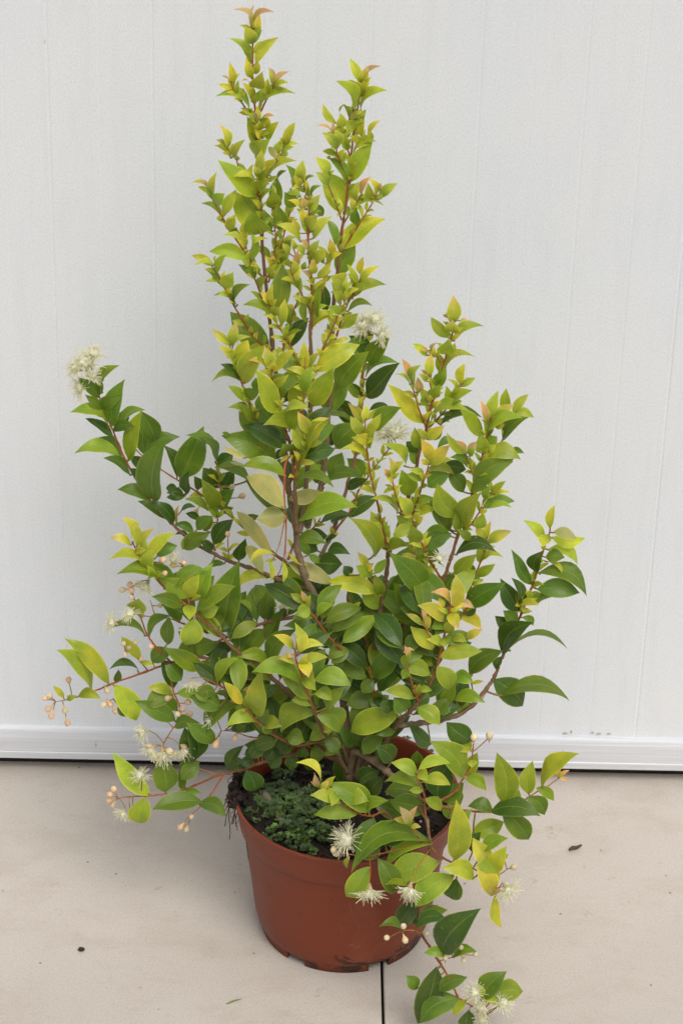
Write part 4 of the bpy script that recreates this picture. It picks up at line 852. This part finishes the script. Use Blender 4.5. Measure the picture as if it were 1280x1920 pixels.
def bud(txt):
    x, y, r = (float(t) for t in txt.split())
    dist, s, i = nearest(x, y)
    d = s['px'][i][2] + R.uniform(0, .7); m = r / 1940.0
    c3 = L3(P(x, y, d)); st = L3(s['p3'][i])
    ax = (c3 - st).normalized() if dist > 2 else Vector((0, 0, 1))
    mb = MB()
    f = R.uniform(.85, 1.1)
    colr = tuple(a * f for a in (CREAM if (R.random() < .35 or (x > 600 and y > 1500)) else PEACH))
    mb.tube([c3 - ax * m * 1.9, c3 - ax * m * 1.25, c3 - ax * m * .7, c3 + ax * m * .1], [m * .16, m * .26, m * .68, m * .97], 10, tuple(a * b_ for a, b_ in zip(colr, (.92, .86, .66))))
    mb.ball(c3 + ax * m * .15, m * .98, colr, 10, 7, ax, .92)
    for k in range(4):                       # four petal lobes closing the cap
        X = ax.orthogonal().normalized(); Yv = ax.cross(X); q = k * pi / 2
        mb.ball(c3 + ax * m * .72 + (X * cos(q) + Yv * sin(q)) * m * .38, m * .40, tuple(min(1, a * 1.08) for a in colr), 6, 4)
    if dist < 80: twig(s, i, c3 - ax * m * 2.0, .0005)
    return mb, s
bud_objs = [bud(t) for t in BUDS.replace('\n', '').split(';')]

# pot ------------------------------------------------------------
def lathe(mb, prof, n=96, mi=0, notch=None):
    vs, fs = [], []
    for r, z in prof:
        for k in range(n):
            q = 2 * pi * k / n; vs.append((r * cos(q), r * sin(q), z))
    for i in range(len(prof) - 1):
        for k in range(n): fs.append((i * n + k, i * n + (k + 1) % n, (i + 1) * n + (k + 1) % n, (i + 1) * n + k))
    mb.add(vs, fs, mi=mi)
H = POT_H; pm = MB()
foot = 0.0085
prof_out = [(.0815, foot), (.0832, .0105), (.0852, .0150), (.0874, .0240), (.0902, .045), (.0948, .085), (.0985, .118), (.0990, .1205), (.1022, .1222), (.1034, .1240), (.1052, .138), (.1068, .1495), (.1078, .1530), (.1094, .1545), (.1100, .1562), (.1094, .1570), (.1070, .1570), (.1058, .1555), (.1030, .138), (.1000, .1225), (.0965, .1000)]
lathe(pm, prof_out)
# foot ring with arched drain gaps
nseg = 96; r1, r2 = .0815, .0785
def gap(q):
    d = (math.degrees(q) - 288) % 60
    return 0 < d < 17
for k in range(nseg):
    q0, q1 = 2 * pi * k / nseg, 2 * pi * (k + 1) / nseg
    if gap((q0 + q1) / 2): continue
    vs = []
    for q in (q0, q1):
        for r, z in ((r1, foot), (r1 - .0006, .0002), (r2, .0002), (r2, foot)): vs.append((r * cos(q), r * sin(q), z))
    fs = [(0, 1, 5, 4), (1, 2, 6, 5), (2, 3, 7, 6)]
    if gap((q0 + q1) / 2 - 2 * pi / nseg): fs.append((0, 3, 2, 1))
    if gap((q0 + q1) / 2 + 2 * pi / nseg): fs.append((4, 5, 6, 7))
    pm.add(vs, fs)
lathe(pm, [(.0815, foot), (.0, foot)], 96)
pot = pm.build('pot', M_POT, shrub)
# white sticker wrapped on the left side of the pot
st_ = MB()
vs, fs = [], []
na = 10
for i, z in enumerate([.074, .088, .102, .1145]):
    for k in range(na):
        q = radians(177 + 26 * (k / (na - 1)) - (8 if i in (0,) else 0) * 0) - 0.10
        r = .0900 + (z - .045) / .073 * .0085 + .0007
        lift = .0016 if k > na - 3 else 0
        vs.append(((r + lift) * cos(-q), (r + lift) * sin(-q), z))
for i in range(3):
    for k in range(na - 1): fs.append((i * na + k, i * na + k + 1, (i + 1) * na + k + 1, (i + 1) * na + k))
st_.add(vs, fs)
tag(st_.build('sticker', M_PAPER, pot), 'peeling white sticker on the left side of the pot')
# soil
so = MB(); vs, fs = [], []
nr, na = 26, 90
R3 = random.Random(5)
for i in range(nr + 1):
    r = .1020 * i / nr
    for k in range(na):
        q = 2 * pi * k / na
        x, y = r * cos(q), r * sin(q)
        lump = .0030 * sin(x * 130 + 2) * cos(y * 150) + .002 * sin(x * 310 + y * 270) + R3.uniform(-.0012, .0012)
        mound = .012 * math.exp(-((x + .055) ** 2 + (y + .02) ** 2) / .0022)
        over = .016 * math.exp(-((x + .098) ** 2 + (y - .004) ** 2) / .0005)
        vs.append((x, y, H - .028 + lump + mound + over))
for i in range(nr):
    for k in range(na): fs.append((i * na + k, i * na + (k + 1) % na, (i + 1) * na + (k + 1) % na, (i + 1) * na + k))
so.add(vs, fs)
def crumb(c, r, rnd):
    o = len(so.v); so.ball(c, r, (1, 1, 1), 6, 4)
    for q in range(o, len(so.v)):
        v = so.v[q]; so.v[q] = (v[0] + rnd.uniform(-.3, .3) * r, v[1] + rnd.uniform(-.3, .3) * r, v[2] + rnd.uniform(-.3, .3) * r)
for k in range(420):
    q = R3.uniform(0, 2 * pi); r = .100 * math.sqrt(R3.random())
    crumb((r * cos(q), r * sin(q), H - .026 + .010 * math.exp(-((r * cos(q) + .055) ** 2 + (r * sin(q) + .02) ** 2) / .0022)), R3.uniform(.0010, .0030), R3)
for k in range(90):                          # clump spilling over the rim
    q = radians(180 + R3.gauss(0, 7)); r = R3.uniform(.098, .114)
    crumb((r * cos(q), r * sin(q), H - .001 + R3.uniform(-.006, .005) - max(0, r - .109) * 1.5), R3.uniform(.0015, .0038), R3)
pl_ = MB()
for k in range(60):
    q = R3.uniform(0, 2 * pi); r = .097 * math.sqrt(R3.random())
    pl_.ball((r * cos(q), r * sin(q), H - .0215), R3.uniform(.0006, .0015), R3.choice(((.55, .50, .40), (.30, .20, .12), (.42, .36, .22))), 6, 4)
soil = so.build('soil', M_SOIL, shrub)
rt = MB()
for k in range(46):
    q = radians(180 + R3.gauss(0, 8)); r = R3.uniform(.105, .115)
    p = Vector((r * cos(q), r * sin(q), H - .002)); pts = [p]
    ln = R3.uniform(.006, .020) if k > 5 else R3.uniform(.03, .052)
    for j in range(5):
        p = p + Vector((R3.uniform(-.0022, .0012), R3.uniform(-.002, .002), -ln / 5)); pts.append(p)
    rt.tube(pts, [.0005 if k < 6 else .00035] * 6, 4)
for k in range(120):
    q = R3.uniform(0, 2 * pi); r = .095 * math.sqrt(R3.random()); z = H - .022
    p = Vector((r * cos(q), r * sin(q), z)); a_ = R3.uniform(0, 6.28); pts = [p]
    for j in range(4):
        a_ += R3.uniform(-.7, .7); p = p + Vector((cos(a_) * .004, sin(a_) * .004, R3.uniform(-.001, .0018))); pts.append(p)
    rt.tube(pts, [.0003] * 5, 4)
rt.build('root_fibre', M_HAIR, soil)
tag(pl_.build('perlite', M_BARK, soil), kind='stuff')
# old root and twig lying in the soil
tw = MB()
for pts, r in (([(496, 1490), (507, 1508), (520, 1526), (530, 1540)], .0042), ([(508, 1502), (530, 1508), (552, 1500), (575, 1480)], .0024)):
    q = [G(x, y, H - .012) - BASE for x, y in pts]
    tw.tube(spline(q, 4), [r * (1 - .25 * i / (len(pts) * 4)) for i in range((len(pts) - 1) * 4 + 1)], 8, (0.19, 0.165, 0.10))
tw.build('old_root', M_BARK, shrub)
# low weeds on the soil
wd = MB(); R4 = random.Random(11)
def wleaf(c, a_, L, tl, colr):
    d = Vector((cos(a_) * cos(tl), sin(a_) * cos(tl), sin(tl))); sd_ = Vector((-sin(a_), cos(a_), 0)); nn = sd_.cross(d) * -1
    wd.tube([c, c + d * L * .55], [.0003, .0003], 3, (0.10, 0.09, 0.03))
    o = c + d * L * .5; r = L * .52; m = 17
    tilt = R4.uniform(-.5, .2)
    e = (d * cos(tilt) + nn * sin(tilt))
    vs = [o]
    for i in range(m):                       # fan with five notched lobes
        q = radians(-140 + 280 * i / (m - 1)); rr = r * (1.0 if i % 4 == 2 else (.86 if i % 2 else .58))
        vs.append(o + e * rr * cos(q) + sd_ * rr * sin(q) + nn * rr * R4.uniform(-.06, .10))
    wd.add(vs, [(0, i, i + 1) for i in range(1, m)], None, colr)
def rosette(x, y, z, n, L, colr):
    a0 = R4.uniform(0, 6.28)
    for k in range(n):
        f = R4.uniform(.75, 1.3)
        wleaf(Vector((x, y, z)), a0 + k * 2.4, L * R4.uniform(.7, 1.15), R4.uniform(.12, .9), tuple(c * f for c in colr))
spots = []
while len(spots) < 210:
    px, py = R4.gauss(548, 55), R4.gauss(1530, 48)
    if not (455 < px < 660 and 1435 < py < 1605): continue
    p = G(px, py, H - .018) - BASE
    if math.hypot(p.x, p.y) > .097: continue
    spots.append(p)
for p in spots:
    mound = .012 * math.exp(-((p.x + .055) ** 2 + (p.y + .02) ** 2) / .0022)
    rosette(p.x, p.y, H - .023 + mound + R4.uniform(0, .004), R4.randint(4, 7), R4.uniform(.0042, .0078), R4.choice(((.060, .110, .026), (.080, .150, .036), (.045, .090, .026), (.12, .20, .045))))
for px, py in ((543, 1545), (563, 1556), (585, 1562), (524, 1535), (470, 1500), (476, 1493), (515, 1550)):
    p = G(px, py, H - .010) - BASE; rosette(p.x, p.y, H - .012, 9, .0060, (.12, .24, .045))
for px, py in ((760, 1385), (795, 1405), (735, 1375), (805, 1412), (770, 1410), (745, 1400)):
    p = G(px, py, H - .020) - BASE; rosette(p.x, p.y, H - .020, 6, .0055, (.10, .17, .05))
tag(wd.build('weeds', M_WEED, shrub), 'small lobed green weeds covering the soil', kind='stuff')
sl = MB(); p = G(782, 1432, H - .01) - BASE
sl.tube([p + Vector((0, 0, -.02)), p], [.0005, .0004], 5, (0.09, 0.12, 0.03), mi=0)
sb = sl.build('seedling', M_WEED, shrub)
ml = MB(); leaf_into(ml, p, p + Vector((-.001, 0, .014)), .011, 1, 0.0); ml.build('leaf', M_LEAF, sb)

# link stems with their leaves, flowers and buds
for s in stems:
    main = s['rb'] >= 4.5
    s['obj'] = s['mb'].build('trunk' if main else 'branch', M_BARK, shrub)
for mb, s, tone in leaf_objs:
    o = mb.build('leaf', M_LEAF, s['obj'])
    if tone == 6: o['label'] = 'pale leaf turned underside out'
for mb, s in flower_objs: mb.build('flower', M_PETAL, s['obj'])
for mb, s in bud_objs: mb.build('flower_bud', M_PETAL, s['obj'])
tag(foliage.build('foliage', M_LEAF, shrub), kind='stuff')

# ------------------------------------------------------------------ bits lying on the floor
M_BIT = attr_mat('dry litter', 0.85, 400, 0.6, 1.3)
def litter(name, px, py, pts, rads, colr, label, cat, flat=1.0):
    mb = MB(); o = G(px, py)
    q = [Vector((G(x, y).x - o.x, G(x, y).y - o.y, h)) for x, y, h in pts]
    mb.tube(q, rads, 7, colr)
    mb.v = [(v[0], v[1], v[2] * flat) for v in mb.v]
    ob = mb.build(name, M_BIT); ob.location = (o.x, o.y, 0.0002)
    tag(ob, label, cat)
litter('dry_twig', 1077, 1593, [(1066, 1597, .0022), (1072, 1594, .003), (1080, 1593, .0026), (1089, 1589, .003)], [.0012, .0022, .0019, .0011], (0.09, 0.05, 0.035), 'short dark brown twig fragment lying on the bare floor right of the pot', 'twig')
litter('soil_crumb', 153, 1783, [(147, 1784, .0016), (150, 1783, .002), (156, 1783, .002), (159, 1782, .0014)], [.0008, .0024, .0022, .0008], (0.035, 0.028, 0.022), 'tiny black crumb on the floor at the left of the pot', 'crumb')
litter('grass_blade', 438, 1879, [(424, 1884, .0008), (432, 1881, .0012), (440, 1878, .0012), (453, 1874, .0008)], [.0003, .0009, .0008, .0002], (0.20, 0.26, 0.05), 'thin green grass blade on the floor in front of the pot', 'grass blade')
print('leaves', len(jobs), 'fillers', fillers, 'stems', len(stems))
